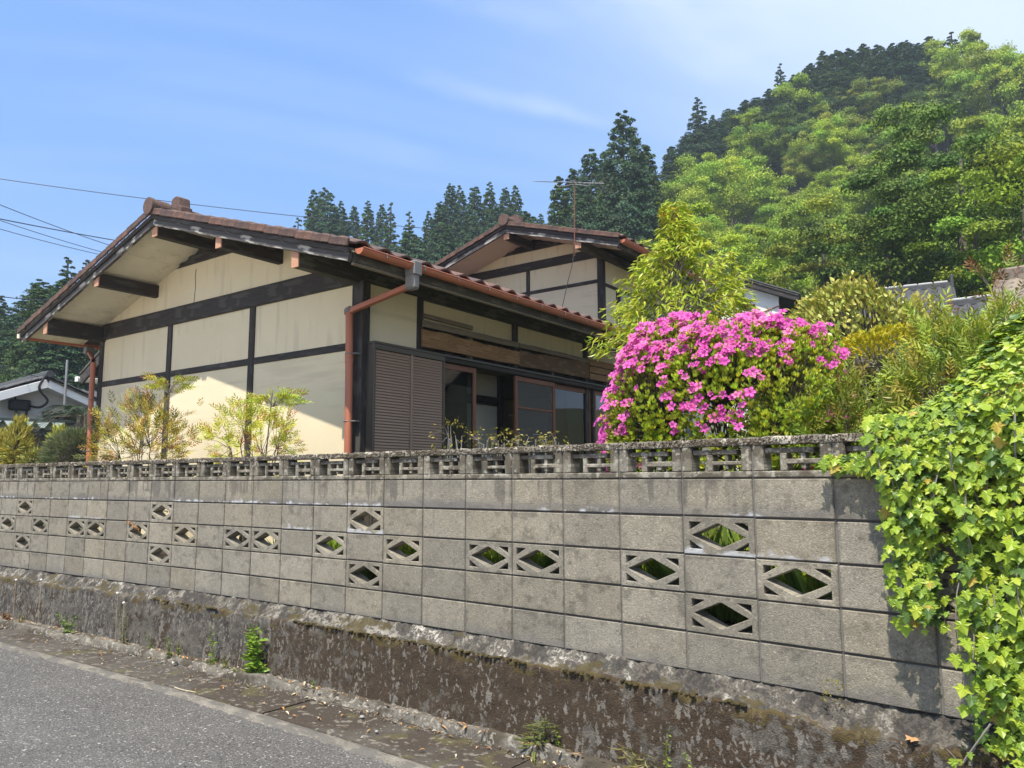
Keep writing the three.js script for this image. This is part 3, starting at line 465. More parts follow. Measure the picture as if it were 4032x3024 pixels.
    P('door_post', bb(0.02, S + 0.05, 1.1, 2.95, -4.80, -4.745, 0.004), M.dark);
    leaf('sliding_door', -4.80, -5.86, x, M.glass, [2.45]);
    // room
    const rm = std({ color: RGB(0.62, 0.59, 0.52) }), fl = std({ color: RGB(0.22, 0.17, 0.10) });
    P('room_floor', bb(-5.3, 0.0, 1.05, 1.12, -5.9, -0.12, 0), fl); P('room_ceiling', bb(-5.3, 0.02, 3.03, 3.06, -5.9, -0.12, 0), std({ color: RGB(0.16, 0.12, 0.08) }));
    P('room_wall', bb(-0.530, -0.480, 1.1, 3.03, -3.2, -0.12, 0), rm); P('room_wall', bb(-5.3, -5.2, 1.1, 3.03, -5.9, -0.12, 0), rm);
    P('room_post', bb(-0.510, -0.420, 1.12, 3.03, -3.28, -3.16, 0.004), M.dark); P('room_post', bb(-0.490, -0.430, 1.12, 3.03, -2.44, -2.33, 0.004), M.dark); P('room_rail', bb(-0.490, -0.435, 2.60, 2.72, -3.16, -0.2, 0.004), M.dark);
    P('added_dark_panel', bb(-0.06, -0.04, 1.12, 2.95, -1.95, -1.15, 0.003), M.eave);  // unseen panel added behind the left pane to darken it
    // curtain tied back inside the right door
    const pos = []; { const n = 36, m = 16, p = (i, j) => { const f = i / n, g = j / m, y = lerp(2.85, 1.2, g), pull = Math.exp(-Math.pow((y - 1.72) / 0.38, 2)); const w = lerp(0.40, 0.16, pull), z = -4.60 + (f) * w * (1 - 0.0); return [0.02 + 0.03 * Math.sin(f * 46 + g) * (1 - 0.5 * pull), y, z]; }; for (let i = 0; i < n; i++) for (let j = 0; j < m; j++) { const a = p(i, j), b = p(i + 1, j), c = p(i + 1, j + 1), d = p(i, j + 1); pos.push(...a, ...b, ...c, ...a, ...c, ...d); } }
    P('curtain', geo(pos), new THREE.MeshPhysicalMaterial({ color: RGB(0.62, 0.61, 0.57), roughness: 1, transmission: 0.35, thickness: 0, side: THREE.DoubleSide }));
    P('curtain_tie', bb(0.0, 0.05, 1.70, 1.75, -4.61, -4.39, 0.004), M.soffit);
    P('lamp_shade', new THREE.CylinderGeometry(0.06, 0.26, 0.10, 20, 1).translate(-0.65, 2.60, -4.1), M.soffit);
  }
  // eave on the garden side: rafters' board, fascia, gutter, hopper and pipes
  P('fascia', bb(0.85, 0.885, 3.555, 3.665, RW + 0.1, 0.78, 0.004, 4), M.eave);
  P('eave_trim', bb(0.835, 0.875, 3.535, 3.557, RW + 0.1, 0.78, 0.003, 9), M.slat);
  for (const [x0, y0, x1, y1] of [[0.1, 3.86, 0.86, 3.64]]) { const L = Math.hypot(x1 - x0, y1 - y0); P('eave_boarding', cbox(L, 0.012, 6.6, 0.002).rotateZ(Math.atan2(y1 - y0, x1 - x0)).translate((x0 + x1) / 2, (y0 + y1) / 2 - 0.02, -2.55), M.eave); }
  gutterRun(house, 0.965, 3.668, 0.80, RW + 0.15, 0.055);
  { const pp = P('downpipe', [tube([[0.045, 3.34, 0.085], [0.055, 3.0, 0.085], [0.07, 2.2, 0.085], [0.08, 1.0, 0.085]], 0.040, 14, 12)], M.pipe);
    part('sloping_pipe', [cbox(0.94, 0.055, 0.06, 0.006).rotateZ(Math.atan2(0.16, 1.0)).translate(0.46, 3.39, 0.09)], M.pipe, pp);
    part('hopper', [bb(0.90, 1.035, 3.56, 3.70, 0.03, 0.145, 0.008), cbox(0.13, 0.16, 0.10, 0.02).translate(0.955, 3.50, 0.09)], M.pipeGrey, pp);
    part('elbow', cbox(0.10, 0.075, 0.085, 0.02).rotateZ(0.25).translate(0.05, 3.335, 0.088), M.pipeGrey, pp);
    part('coupling', new THREE.CylinderGeometry(0.045, 0.045, 0.09, 14).translate(0.06, 2.82, 0.085), M.pipe, pp);
    for (const y of [2.87, 2.165]) part('pipe_clip', [new THREE.TorusGeometry(0.043, 0.006, 6, 16).rotateX(Math.PI / 2).translate(0.062, y, 0.085), bb(0.08, 0.17, y - 0.006, y + 0.006, 0.02, 0.09, 0.002)], M.pipeGrey, pp); }
  { const pp = P('downpipe', tube([[-5.50, 3.30, 0.085], [-5.49, 2.6, 0.085], [-5.45, 1.9, 0.085], [-5.42, 1.0, 0.085]], 0.036, 12, 12), M.pipe);
    part('sloping_pipe', tube([[-5.50, 3.33, 0.085], [-6.02, 3.52, -0.08]], 0.03, 8, 2), M.pipe, pp); part('hopper', bb(-6.10, -6.00, 3.50, 3.62, -0.15, -0.03, 0.01), M.pipeGrey, pp);
    for (const y of [2.75, 2.0]) part('pipe_clip', new THREE.TorusGeometry(0.04, 0.006, 6, 16).rotateX(Math.PI / 2).translate(-5.46, y, 0.085), M.pipeGrey, pp); }
  gutterRun(house, -6.14, 3.66, 0.85, RW + 0.15, 0.05);
  P('gutter_cap', bb(-6.19, -6.09, 3.62, 3.69, 0.845, 0.865, 0.006), M.soffit);
  // outer walls not seen from the street
  P('rear_wall', bb(-5.48, 0.06, 0.7, 3.9, RW + 0.02, RW + 0.1, 0), M.plaster); P('rear_wall', bb(-5.48, -5.40, 0.7, 3.8, RW, FW - 0.05, 0), M.plaster);
  P('foundation', bb(-5.4, 0.08, 0.3, 1.06, RW + 0.1, FW - 0.06, 0.01), M.mortar);
}
function planar(g, off = 0) { const p = g.attributes.position, uv = []; for (let i = 0; i < p.count; i++) uv.push(p.getX(i) + off, p.getY(i) + p.getZ(i) * 0.3 + off); g.setAttribute('uv', new THREE.Float32BufferAttribute(uv, 2)); return g; }
{ // ---- rear wing
  const P = (n, g, m, p = upper) => part(n, g, m, p), W = RW, back = -11.6;
  gableRoof(upper, -1.81, 6.075, 2.28, 2.28, 0.298, W + 0.87, back, { seed: 15, wall: W, soffitMat: M.soffitPink, soffit: 2, orn: 0.8 });
  const posts = [[-3.48, -3.37], [-1.96, -1.88], [-0.437, -0.327]];
  posts.forEach(([a, b], i) => P('post', bb(a, b, 0.8, 5.46, W - 0.10, W + 0.012, 0.006, i), M.dark));
  for (let k = 0; k < 2; k++) { const a = posts[k][1], b = posts[k + 1][0]; P('plaster_panel', bb(a - 0.01, b + 0.01, 3.4, 4.99, W - 0.06, W - 0.008, 0.003, k + 3.3), M.plaster); P('plaster_panel', bb(a - 0.01, b + 0.01, 5.04, 5.47, W - 0.06, W - 0.008, 0.003, k + 5.1), M.plaster); P('rail', bb(a, b, 4.985, 5.05, W - 0.05, W + 0.006, 0.005, k), M.dark); }
  P('tie_beam', bb(-3.50, -0.32, 5.44, 5.60, W - 0.1, W + 0.03, 0.01, 8), M.dark);
  { const s = new THREE.Shape(); s.moveTo(-3.4, 5.59); s.lineTo(-0.35, 5.59); s.lineTo(-1.08, 5.815); s.lineTo(-2.54, 5.815); s.closePath(); P('gable_panel', planar(new THREE.ExtrudeGeometry(s, { depth: 0.05, bevelEnabled: false }).translate(0, 0, W - 0.058)), M.plaster);
    for (let k = 0; k < 4; k++) { const y0 = 5.815 + k * 0.06, y1 = y0 + 0.058, hw = (6.04 - y1) / 0.298 + 0.05; if (hw > 0.05) P('gable_board', bb(-1.81 - hw, -1.81 + hw, y0, y1, W - 0.04, W + 0.012 - k * 0.002, 0.004, k), M.dark); } }
  for (const [t, y0, y1, z1] of [[-1.82, 5.83, 5.97, W - 0.3], [-0.335, 5.39, 5.545, back], [-3.43, 5.39, 5.545, W - 0.3]]) { const b = P('purlin', bb(t - 0.055, t + 0.055, y0, y1, z1, W + 0.80, 0.008, t), t > -1 ? M.eave : M.dark); part('end_plate', bb(t - 0.058, t + 0.058, y0 - 0.003, y1 + 0.003, W + 0.797, W + 0.812, 0.002), M.endCap, b); }
  P('plaster_panel', bb(-0.42, -0.345, 0.8, 5.46, back, W - 0.1, 0.003, 4), M.plaster);
  P('wall_post', bb(-0.40, -0.315, 3.3, 4.98, W - 0.62, W - 0.50, 0.005), M.dark); P('wall_rail', bb(-0.40, -0.32, 4.93, 4.985, back, W - 0.1, 0.005), M.dark);
  P('tin_panel', bb(-0.36, -0.328, 3.3, 4.93, W - 1.7, W - 0.62, 0.004), std({ color: RGB(0.42, 0.42, 0.41), roughness: 0.7, bumpMap: rough(2), bumpScale: 0.002 }));
  P('rear_wall', bb(-3.46, -0.4, 0.8, 5.9, back, back + 0.1, 0), M.plaster); P('rear_wall', bb(-3.46, -3.38, 0.8, 5.5, back, W - 0.05, 0), M.plaster);
  P('fascia', bb(0.38, 0.415, 5.27, 5.36, back, W + 0.78, 0.004, 4), M.eave);
  gutterRun(upper, 0.49, 5.385, W + 0.80, back, 0.055);
  { const pp = P('downpipe', tube([[0.46, 5.30, back + 0.5], [0.1, 5.05, back + 0.5], [-0.25, 4.95, back + 0.5], [-0.27, 4.2, back + 0.5], [-0.27, 3, back + 0.5]], 0.035, 8), M.pipe); part('hopper', bb(0.42, 0.55, 5.22, 5.40, back + 0.42, back + 0.56, 0.01), M.pipeGrey, pp); }
}
{ // television aerial on its rusty mast
  const o = thing('tv_aerial', 'rusty mast with a many-armed television aerial over the rear roof', 'aerial', HP, HT), W = -5.0;
  const rust = std({ color: RGB(0.16, 0.055, 0.035), roughness: 0.8 }), al = std({ color: RGB(0.22, 0.23, 0.25), roughness: 0.5, metalness: 0.3 });
  part('mast', limb([V(-0.285, 5.2, W), V(-0.268, 6.50, W)], [0.010, 0.008], 8), rust, o);
  const a = V(-1.05, 6.66, W), b = V(0.30, 6.30, W), d = b.clone().sub(a).normalize();
  part('boom', limb([a, b], [0.007, 0.007], 6), al, o);
  part('boom_stay', tube([[-0.66, 6.55, W], [-0.60, 6.47, W], [-0.27, 6.42, W], [0.02, 6.34, W], [0.05, 6.38, W]], 0.006, 5, 16), al, o);
  const n = 12; for (let k = 0; k < n; k++) { const p = a.clone().lerp(b, 0.03 + k * 0.062), l = 0.10 + 0.004 * k; part('element', limb([p.clone().add(V(0.03, 0.02, -l)), p.clone().add(V(-0.03, -0.02, l))], [0.0035, 0.0035], 4), al, o); }
  for (const [k, l] of [[0.86, 0.16], [0.92, 0.2]]) { const p = a.clone().lerp(b, k); part('element', limb([p.clone().add(V(0.02, -l * 0.5, -l)), p, p.clone().add(V(0.02, l * 0.5, l))], [0.006, 0.006, 0.006], 4), al, o); }
  for (const s of [-1, 1]) for (let k = 0; k < 3; k++) part('reflector_rod', limb([b.clone().add(V(0.01 * k, s * (0.05 + 0.045 * k), -0.16)), b.clone().add(V(0.02 * k, s * (0.05 + 0.045 * k), 0.16))], [0.0035, 0.0035], 4), al, o);
  part('aerial_lead', tube([[-0.285, 5.4, W + 0.02], [-0.29, 5.1, W + 0.05], [-0.36, 4.75, W + 0.1], [-0.47, 4.35, W + 0.1]], 0.007, 5, 16), std({ color: RGB(0.03, 0.03, 0.03) }), o);
}
// ------------------------------------------------------------------ terrain
const EYE = camera.position.clone();
const polar = (u, v) => { const d = at(u, v, 1).sub(EYE); return [Math.atan2(d.x * Math.cos(0.6842) - d.z * Math.sin(0.6842), -d.x * Math.sin(0.6842) - d.z * Math.cos(0.6842)), d.y / Math.hypot(d.x, d.z)]; };
// skyline of the tree tops in the photograph: bearing from the view axis and slope; distance and height of the trees there
const ridge = [[-1500, 1150, 120, 14], [0, 1090, 115, 13], [330, 1060, 105, 13], [800, 1000, 95, 15], [1150, 900, 88, 15], [1400, 830, 85, 16], [1650, 860, 84, 16], [1850, 770, 84, 17], [2080, 800, 82, 16], [2330, 640, 84, 17], [2560, 620, 90, 13], [2750, 500, 98, 9], [3000, 360, 104, 9], [3300, 205, 108, 9], [3560, 165, 108, 9], [3800, 185, 106, 11], [4032, 190, 104, 11], [4700, 260, 100, 11], [6500, 700, 95, 11]].map(([u, v, r, t]) => { const [b, s] = polar(u, v); return [b, s, r, t]; });
const at1 = (b, k) => { let i = 0; while (i < ridge.length - 2 && ridge[i + 1][0] < b) i++; const A = ridge[i], B = ridge[i + 1]; return lerp(A[k], B[k], smoothstep(b, A[0], B[0])); };
const YARD = 0.74;
function groundY(x, z) {
  const dx = x - EYE.x, dz = z - EYE.z, r = Math.hypot(dx, dz), b = Math.atan2(dx * Math.cos(0.6842) - dz * Math.sin(0.6842), -dx * Math.sin(0.6842) - dz * Math.cos(0.6842));
  const R = at1(b, 2), top = EYE.y + R * at1(b, 1) - at1(b, 3), r0 = 30, f = clamp((r - r0) / (R - r0), 0, 1.35);
  const lift = f <= 1 ? Math.pow(f, 1.6) : 1 + (f - 1) * 0.12;
  const yard = YARD + 0.10 * smoothstep(-z, 0.4, 2.5) * smoothstep(x, -2, 1) + 0.5 * smoothstep(r, 9, 26) + 0.05 * (fbm(x * 0.8, z * 0.8, 3) - 0.5);
  return yard + Math.max(0, top - yard) * lift * (Math.abs(b) > 1.5 ? smoothstep(3.1 - Math.abs(b), 0, 1.6) : 1) + (f > 0 ? 2.2 * (fbm(x * 0.07, z * 0.07, 3) - 0.5) * Math.min(1, f * 4) : 0);
}
const zc = (x) => zw(clamp(x, -12, 6));
M.soil = std({ map: tex(1024, 1024, (u, v) => { const p = fbm(u * 12, v * 12, 5, 12, 12), g = fbm(u * 60, v * 60, 3, 60, 60); return mix3(mul3([0.055, 0.042, 0.026], 0.6 + 0.8 * g), [0.045, 0.07, 0.018], smoothstep(p, 0.40, 0.6)); }), roughness: 1 });
{
  const nx = 150, nz = 110, pos = [], uv = [], idx = [], fx = (i) => { const s = i / nx * 2 - 1; return 1 + Math.sign(s) * (Math.abs(s) * 14 + Math.pow(Math.abs(s), 3) * 190); };
  for (let i = 0; i <= nx; i++) for (let j = 0; j <= nz; j++) { const x = fx(i), t = j / nz, z = zc(x) - 0.06 - t * 22 - Math.pow(t, 3) * 210; pos.push(x, groundY(x, z), z); uv.push(x / 2.5, z / 2.5); }
  for (let i = 0; i < nx; i++) for (let j = 0; j < nz; j++) { const A = i * (nz + 1) + j, B = A + nz + 1; idx.push(A, A + 1, B, B, A + 1, B + 1); }
  const g = new THREE.BufferGeometry(); g.setAttribute('position', new THREE.Float32BufferAttribute(pos, 3)); g.setAttribute('uv', new THREE.Float32BufferAttribute(uv, 2)); g.setIndex(idx); g.computeVertexNormals();
  tag(part('ground', g, M.soil), null, null, null, 'structure');
  // unseen street side: pale ground added to bounce warm light onto the house
  const b = new THREE.BufferGeometry(), q = [], qu = [], qi = []; for (let i = 0; i <= 80; i++) { const x = fx(i * nx / 80); for (const [k, z] of [[0, zc(x) + 0.3], [1, 220]]) { q.push(x, -0.09, z); qu.push(x / 2.5, z / 2.5); } }
  for (let i = 0; i < 80; i++) qi.push(i * 2, i * 2 + 1, i * 2 + 2, i * 2 + 2, i * 2 + 1, i * 2 + 3);
  b.setAttribute('position', new THREE.Float32BufferAttribute(q, 3)); b.setAttribute('uv', new THREE.Float32BufferAttribute(qu, 2)); b.setIndex(qi); b.computeVertexNormals();
  M.bounce_ground = std({ map: tex(512, 512, (u, v) => mul3([0.56, 0.51, 0.42], 0.8 + 0.35 * fbm(u * 12, v * 12, 5, 12, 12))), roughness: 1 });
  tag(part('bounce_ground', b, M.bounce_ground), null, null, null, 'structure');
}

// ------------------------------------------------------------------ neighbouring houses
M.white = std({ map: tex(512, 512, (u, v) => mul3([0.66, 0.655, 0.64], 0.88 + 0.2 * fbm(u * 6, v * 6, 5, 6, 6))), roughness: 0.9 });
M.greyTile = std({ map: tex(512, 512, (u, v) => mul3([0.050, 0.052, 0.055], 0.6 + 0.8 * fbm(u * 10, v * 10, 4, 10, 10))), roughness: 0.75 });
M.greyTileB = M.greyTile.clone(); M.greyTileB.color = RGB(0.8, 0.8, 0.82);
M.brownTile = std({ map: tex(512, 512, (u, v) => mix3(mul3([0.20, 0.165, 0.125], 0.6 + 0.8 * fbm(u * 10, v * 10, 5, 10, 10)), [0.06, 0.055, 0.05], smoothstep(fbm(u * 24, v * 24, 4, 24, 24), 0.52, 0.66) * 0.7)), roughness: 0.9, bumpMap: rough(3), bumpScale: 0.003 });
M.ridgeCap = std({ color: RGB(0.34, 0.34, 0.34), roughness: 0.6 });
M.whiteTrim = std({ color: RGB(0.70, 0.70, 0.69), roughness: 0.6 });
// one tiled slope: origin at the left end of the ridge, x along it, tiles laid down z
function slope(parent, p0, along, down, len, run, pw, pl, mats, single, seed, bump = 0.05, cols) {
  const R = sub('roof', parent), a = along.clone().normalize(), d = down.clone().normalize(), up = d.clone().cross(a).normalize();
  const f = new THREE.Matrix4().makeBasis(a, up, d); f.setPosition(p0);
  layTiles(R, mats, tileShape(pw * 1.02, pl * 1.2, bump, 0.02, 7), f, Math.round(len / pw), Math.round(run / pl), pw, pl, single, rng(seed));
  const deck = cbox(len, 0.04, run, 0).translate(len / 2, -0.03, run / 2).applyMatrix4(f); part('roof_deck', deck, M.eave, R);
  return [R, f];
}
{ // left: white gable with grey tiles; local x along the gable to the right, z towards the viewer
  const apex = at(190, 1500, 19), turn = 0.6842 + 0.85;
  const o = thing('house', 'white-walled house with grey tiled roof beyond the left end of the wall', 'house', [apex.x, 0, apex.z], turn);
  const ay = apex.y, k = 0.40, RL = 6.2, RR = 3.8, D = 9, gy = groundY(apex.x, apex.z) - 0.3;
  const s = new THREE.Shape(); s.moveTo(-RL, gy); s.lineTo(RR - 0.3, gy); s.lineTo(RR - 0.3, ay - k * (RR - 0.3) - 0.12); s.lineTo(0, ay - 0.12); s.lineTo(-RL, ay - k * RL - 0.12); s.closePath();
  part('gable_wall', planar(new THREE.ExtrudeGeometry(s, { depth: 0.15, bevelEnabled: false }).translate(0, 0, -0.75)), M.white, o);
  part('side_wall', bb(RR - 0.45, RR - 0.3, gy, ay - k * RR, -D, -0.7, 0), M.white, o);
  for (const [sg, run] of [[-1, RL], [1, RR]]) {
    const L = run * Math.hypot(1, k);
    part('barge_board', cbox(L, 0.20, 0.05, 0.006).rotateZ(-sg * Math.atan(k)).translate(sg * run / 2, ay - k * run / 2 - 0.06, 0), M.whiteTrim, o);
    part('soffit', cbox(L, 0.03, 0.7, 0).rotateZ(-sg * Math.atan(k)).translate(sg * run / 2, ay - k * run / 2 - 0.13, -0.36), M.whiteTrim, o);
    part('purlin', bb(sg * run * 0.62 - 0.09, sg * run * 0.62 + 0.09, ay - k * run * 0.62 - 0.36, ay - k * run * 0.62 - 0.16, -0.6, 0.06, 0.006), M.whiteTrim, o);
    slope(o, V(0, ay + 0.08, sg > 0 ? 0.06 : -D), V(0, 0, -sg), V(sg, -k, 0), D, L, 0.28, 0.25, [M.greyTile, M.greyTileB], (i, r) => (sg < 0 ? i > 26 : i < 3) && r < 9, 61 + sg);
  }
  part('ridge', [bb(-0.09, 0.09, ay + 0.06, ay + 0.19, -D, 0.05, 0.02), new THREE.CylinderGeometry(0.06, 0.06, D, 12).rotateX(Math.PI / 2).translate(0, ay + 0.20, -D / 2)], M.greyTile, o);
  part('ridge_end', new THREE.CylinderGeometry(0.085, 0.085, 0.08, 16).rotateX(Math.PI / 2).translate(0, ay + 0.17, 0.08), M.greyTile, o);
  // cable box and looping service cables on the gable
  const bl = std({ color: RGB(0.015, 0.015, 0.016), roughness: 0.5 });
  part('cable_box', [cbox(0.46, 0.26, 0.18, 0.03).translate(-0.45, ay - 0.60, -0.45), new THREE.CylinderGeometry(0.02, 0.02, 0.3).translate(-0.55, ay - 0.55, -0.45)], bl, o);
  part('service_cable', tube([[-0.1, ay + 0.1, 0.1], [-0.2, ay - 0.2, 0.05], [0.02, ay - 0.5, 0.0], [-0.1, ay - 0.65, -0.1], [-0.3, ay - 0.6, -0.4]], 0.03, 6, 24), bl, o);
  for (const dx of [0, 0.22]) part('service_cable', tube([[-0.5 + dx, ay - 0.68, -0.45], [-0.55 + dx, ay - 1.2, -0.42], [-0.5 + dx * 0.4, ay - 1.7, -0.42], [-0.8 + dx * 3, ay - 2.1, -0.4]], 0.03, 6, 24), bl, o);
  part('roof_post', new THREE.CylinderGeometry(0.03, 0.03, 1.3, 6).translate(0.35, ay - 0.1, 0.15), M.metal, o);
  slope(o, V(0.1, ay + 0.12, -3.2), V(1, 0, 0), V(0, -0.34, 1), 4.2, 3.2, 0.28, 0.25, [M.greyTile, M.greyTileB], (i, r) => r < 6, 73);
  // lower lean-to roof along its side
  slope(o, V(RR - 0.2 + 1.6, ay - 1.75, 0.9), V(-1, 0, 0), V(0, -0.35, 1), 3.6, 1.5, 0.28, 0.25, [M.greyTile, M.greyTileB], () => true, 71);
}
{ // corrugated fence with a folded-steel canopy edge
  const o = thing('carport', 'corrugated carport with pale folded roof edge below the white gable', 'carport');
  const p0 = at(-260, 1650, 16), p1 = at(300, 1655, 17.6), d = p1.clone().sub(p0), n = V(-d.z, 0, d.x).normalize(); d.y = 0; const L = d.length(); d.normalize(); if (n.dot(EYE.clone().sub(p0)) < 0) n.negate();
  const f = new THREE.Matrix4().makeBasis(d, V(0, 1, 0), d.clone().cross(V(0, 1, 0))); f.setPosition(p0.x, 0, p0.z); const gy = groundY(p0.x, p0.z) - 0.2, y = p0.y;
  const z = (g) => g.applyMatrix4(f), pitch = 0.30, N = Math.floor(L / pitch);
  const dk = std({ color: RGB(0.018, 0.026, 0.024), roughness: 0.6 }), mint = std({ color: RGB(0.56, 0.66, 0.62), roughness: 0.5 }), cor = std({ color: RGB(0.17, 0.145, 0.11), roughness: 0.7 });
  part('canopy_beam', z(bb(0, L, y - 0.30, y - 0.14, -0.3, -0.12, 0.005)), dk, o); part('canopy_beam', z(bb(0, L, y + 0.02, y + 0.10, -3, -0.1, 0.005)), dk, o);
  for (let i = 0; i < N; i++) { const s = new THREE.Shape(); s.moveTo(-0.125, 0.0); s.lineTo(0.125, 0); s.lineTo(0.035, -0.125); s.lineTo(-0.035, -0.125); s.closePath(); part('roof_fold', z(new THREE.ExtrudeGeometry(s, { depth: 3, bevelEnabled: false }).translate(pitch * (i + 0.5), y + 0.02, -3 + 0.03)), mint, o); }
  const pos = [], M2 = N * 8; const c = (i) => [i / M2 * L, 0.03 * Math.sin(i / 8 * 2 * Math.PI * 1.6)]; for (let i = 0; i < M2; i++) { const a = c(i), b = c(i + 1); pos.push(a[0], gy, a[1] - 1.4, b[0], gy, b[1] - 1.4, b[0], y - 0.15, b[1] - 1.4, a[0], gy, a[1] - 1.4, b[0], y - 0.15, b[1] - 1.4, a[0], y - 0.15, a[1] - 1.4); }
  part('corrugated_sheet', z(geo(pos)), cor, o);
}
{ // corner of a brown roof that shows beside the left downpipe
  const p = at(312, 1480, 15), o = thing('outbuilding', 'small outbuilding with red-brown tiled eave just left of the house downpipe', 'outbuilding', [p.x, 0, p.z], HT);
  part('wall', bb(0.5, 4, 0.5, p.y - 0.15, -3.5, -0.7, 0), M.plaster, o);
  part('barge_board', cbox(3.4, 0.18, 0.04, 0.004).rotateZ(Math.atan(0.5)).translate(1.62, p.y + 0.66, 0), M.dark, o);
  slope(o, V(3.1, p.y + 1.58, 0.03), V(0, 0, 1), V(-1, -0.5, 0), 3, 3.4, 0.29, 0.26, [M.tile, M.tileB], () => true, 81); o.children[o.children.length - 1].position.z = -3;
  part('gutter', [cbox(0.12, 0.09, 3, 0.01).translate(-0.05, p.y - 0.06, -1.5), cbox(0.13, 0.1, 0.012, 0.004).translate(-0.05, p.y - 0.06, 0.02)], M.whiteTrim, o);
}
{ // right: white two-storey gable behind the tree
  const a = at(2905, 1100, 28), turn = 0.6842 - 0.42, o = thing('house', 'white-walled house with grey roof edge and window behind the rear wing', 'house', [a.x, 0, a.z], turn);
  const ay = a.y, k = 0.42, RL = 1.5, RR = 2.05, gy = groundY(a.x, a.z) - 0.3, D = 7;
  const s = new THREE.Shape(); s.moveTo(-RL, gy); s.lineTo(RR - 0.7, gy); s.lineTo(RR - 0.7, ay - k * (RR - 0.7) - 0.1); s.lineTo(0, ay - 0.1); s.lineTo(-RL, ay - k * RL - 0.1); s.closePath();
  part('gable_wall', planar(new THREE.ExtrudeGeometry(s, { depth: 0.15, bevelEnabled: false }).translate(0, 0, -0.42)), M.white, o);
  part('side_wall', bb(-RL, -RL + 0.1, gy, ay - k * RL, -D, -0.5, 0), M.white, o);
  for (const [sg, run] of [[-1, RL + 0.3], [1, RR]]) { const L = run * Math.hypot(1, k); part('barge_board', cbox(L, 0.20, 0.05, 0.006).rotateZ(-sg * Math.atan(k)).translate(sg * run / 2, ay - k * run / 2 - 0.06, 0), M.dark, o); part('soffit', cbox(L, 0.03, 0.6, 0).rotateZ(-sg * Math.atan(k)).translate(sg * run / 2, ay - k * run / 2 - 0.14, -0.3), M.dark, o); slope(o, V(0, ay + 0.08, sg > 0 ? 0.06 : -D), V(0, 0, -sg), V(sg, -k, 0), D, L, 0.28, 0.25, [M.greyTile, M.greyTileB], (i, r) => (sg < 0 ? i > 22 : i < 2), 91 + sg); }
  part('ridge', bb(-0.12, 0.12, ay + 0.05, ay + 0.22, -D, 0.06, 0.02), M.greyTile, o); part('ridge_end', new THREE.CylinderGeometry(0.13, 0.13, 0.2, 12).rotateX(Math.PI / 2).translate(0, ay + 0.28, 0), M.greyTile, o);
  part('vent', [bb(-0.16, 0.18, ay - 0.62, ay - 0.46, -0.28, -0.24, 0.004), ...[0, 1, 2].map((i) => bb(-0.16, 0.18, ay - 0.60 + i * 0.045, ay - 0.585 + i * 0.045, -0.25, -0.22, 0.002))], M.dark, o);
  part('red_pipe', tube([[0.1, ay - 1.45, -0.25], [1.4, ay - 1.05, -0.25]], 0.02, 6, 2), std({ color: RGB(0.35, 0.08, 0.06) }), o);
  const w = part('window_frame', [bb(0.05, 1.3, ay - 3.3, ay - 3.2, -0.28, -0.20, 0.004), bb(0.05, 1.3, ay - 1.75, ay - 1.65, -0.28, -0.20, 0.004), ...[0.05, 0.64, 1.23].map((x) => bb(x, x + 0.07, ay - 3.2, ay - 1.75, -0.28, -0.20, 0.004))], M.metal, o);
  part('pane', bb(0.1, 1.25, ay - 3.2, ay - 1.75, -0.268, -0.26, 0), std({ color: RGB(0.03, 0.035, 0.04), roughness: 0.05 }), w); part('window_hood', cbox(1.5, 0.05, 0.4, 0.005).rotateX(0.3).translate(0.68, ay - 1.55, -0.22), M.dark, o);
  const c = []; for (let i = 0; i < 18; i++) { const x = 0.72 + i * 0.028; c.push(bb(x, x + 0.02, ay - 3.2, ay - 1.76, -0.259, -0.255 + 0.006 * (i % 2), 0)); } part('curtain', c, std({ color: RGB(0.42, 0.45, 0.46) }), w);
}
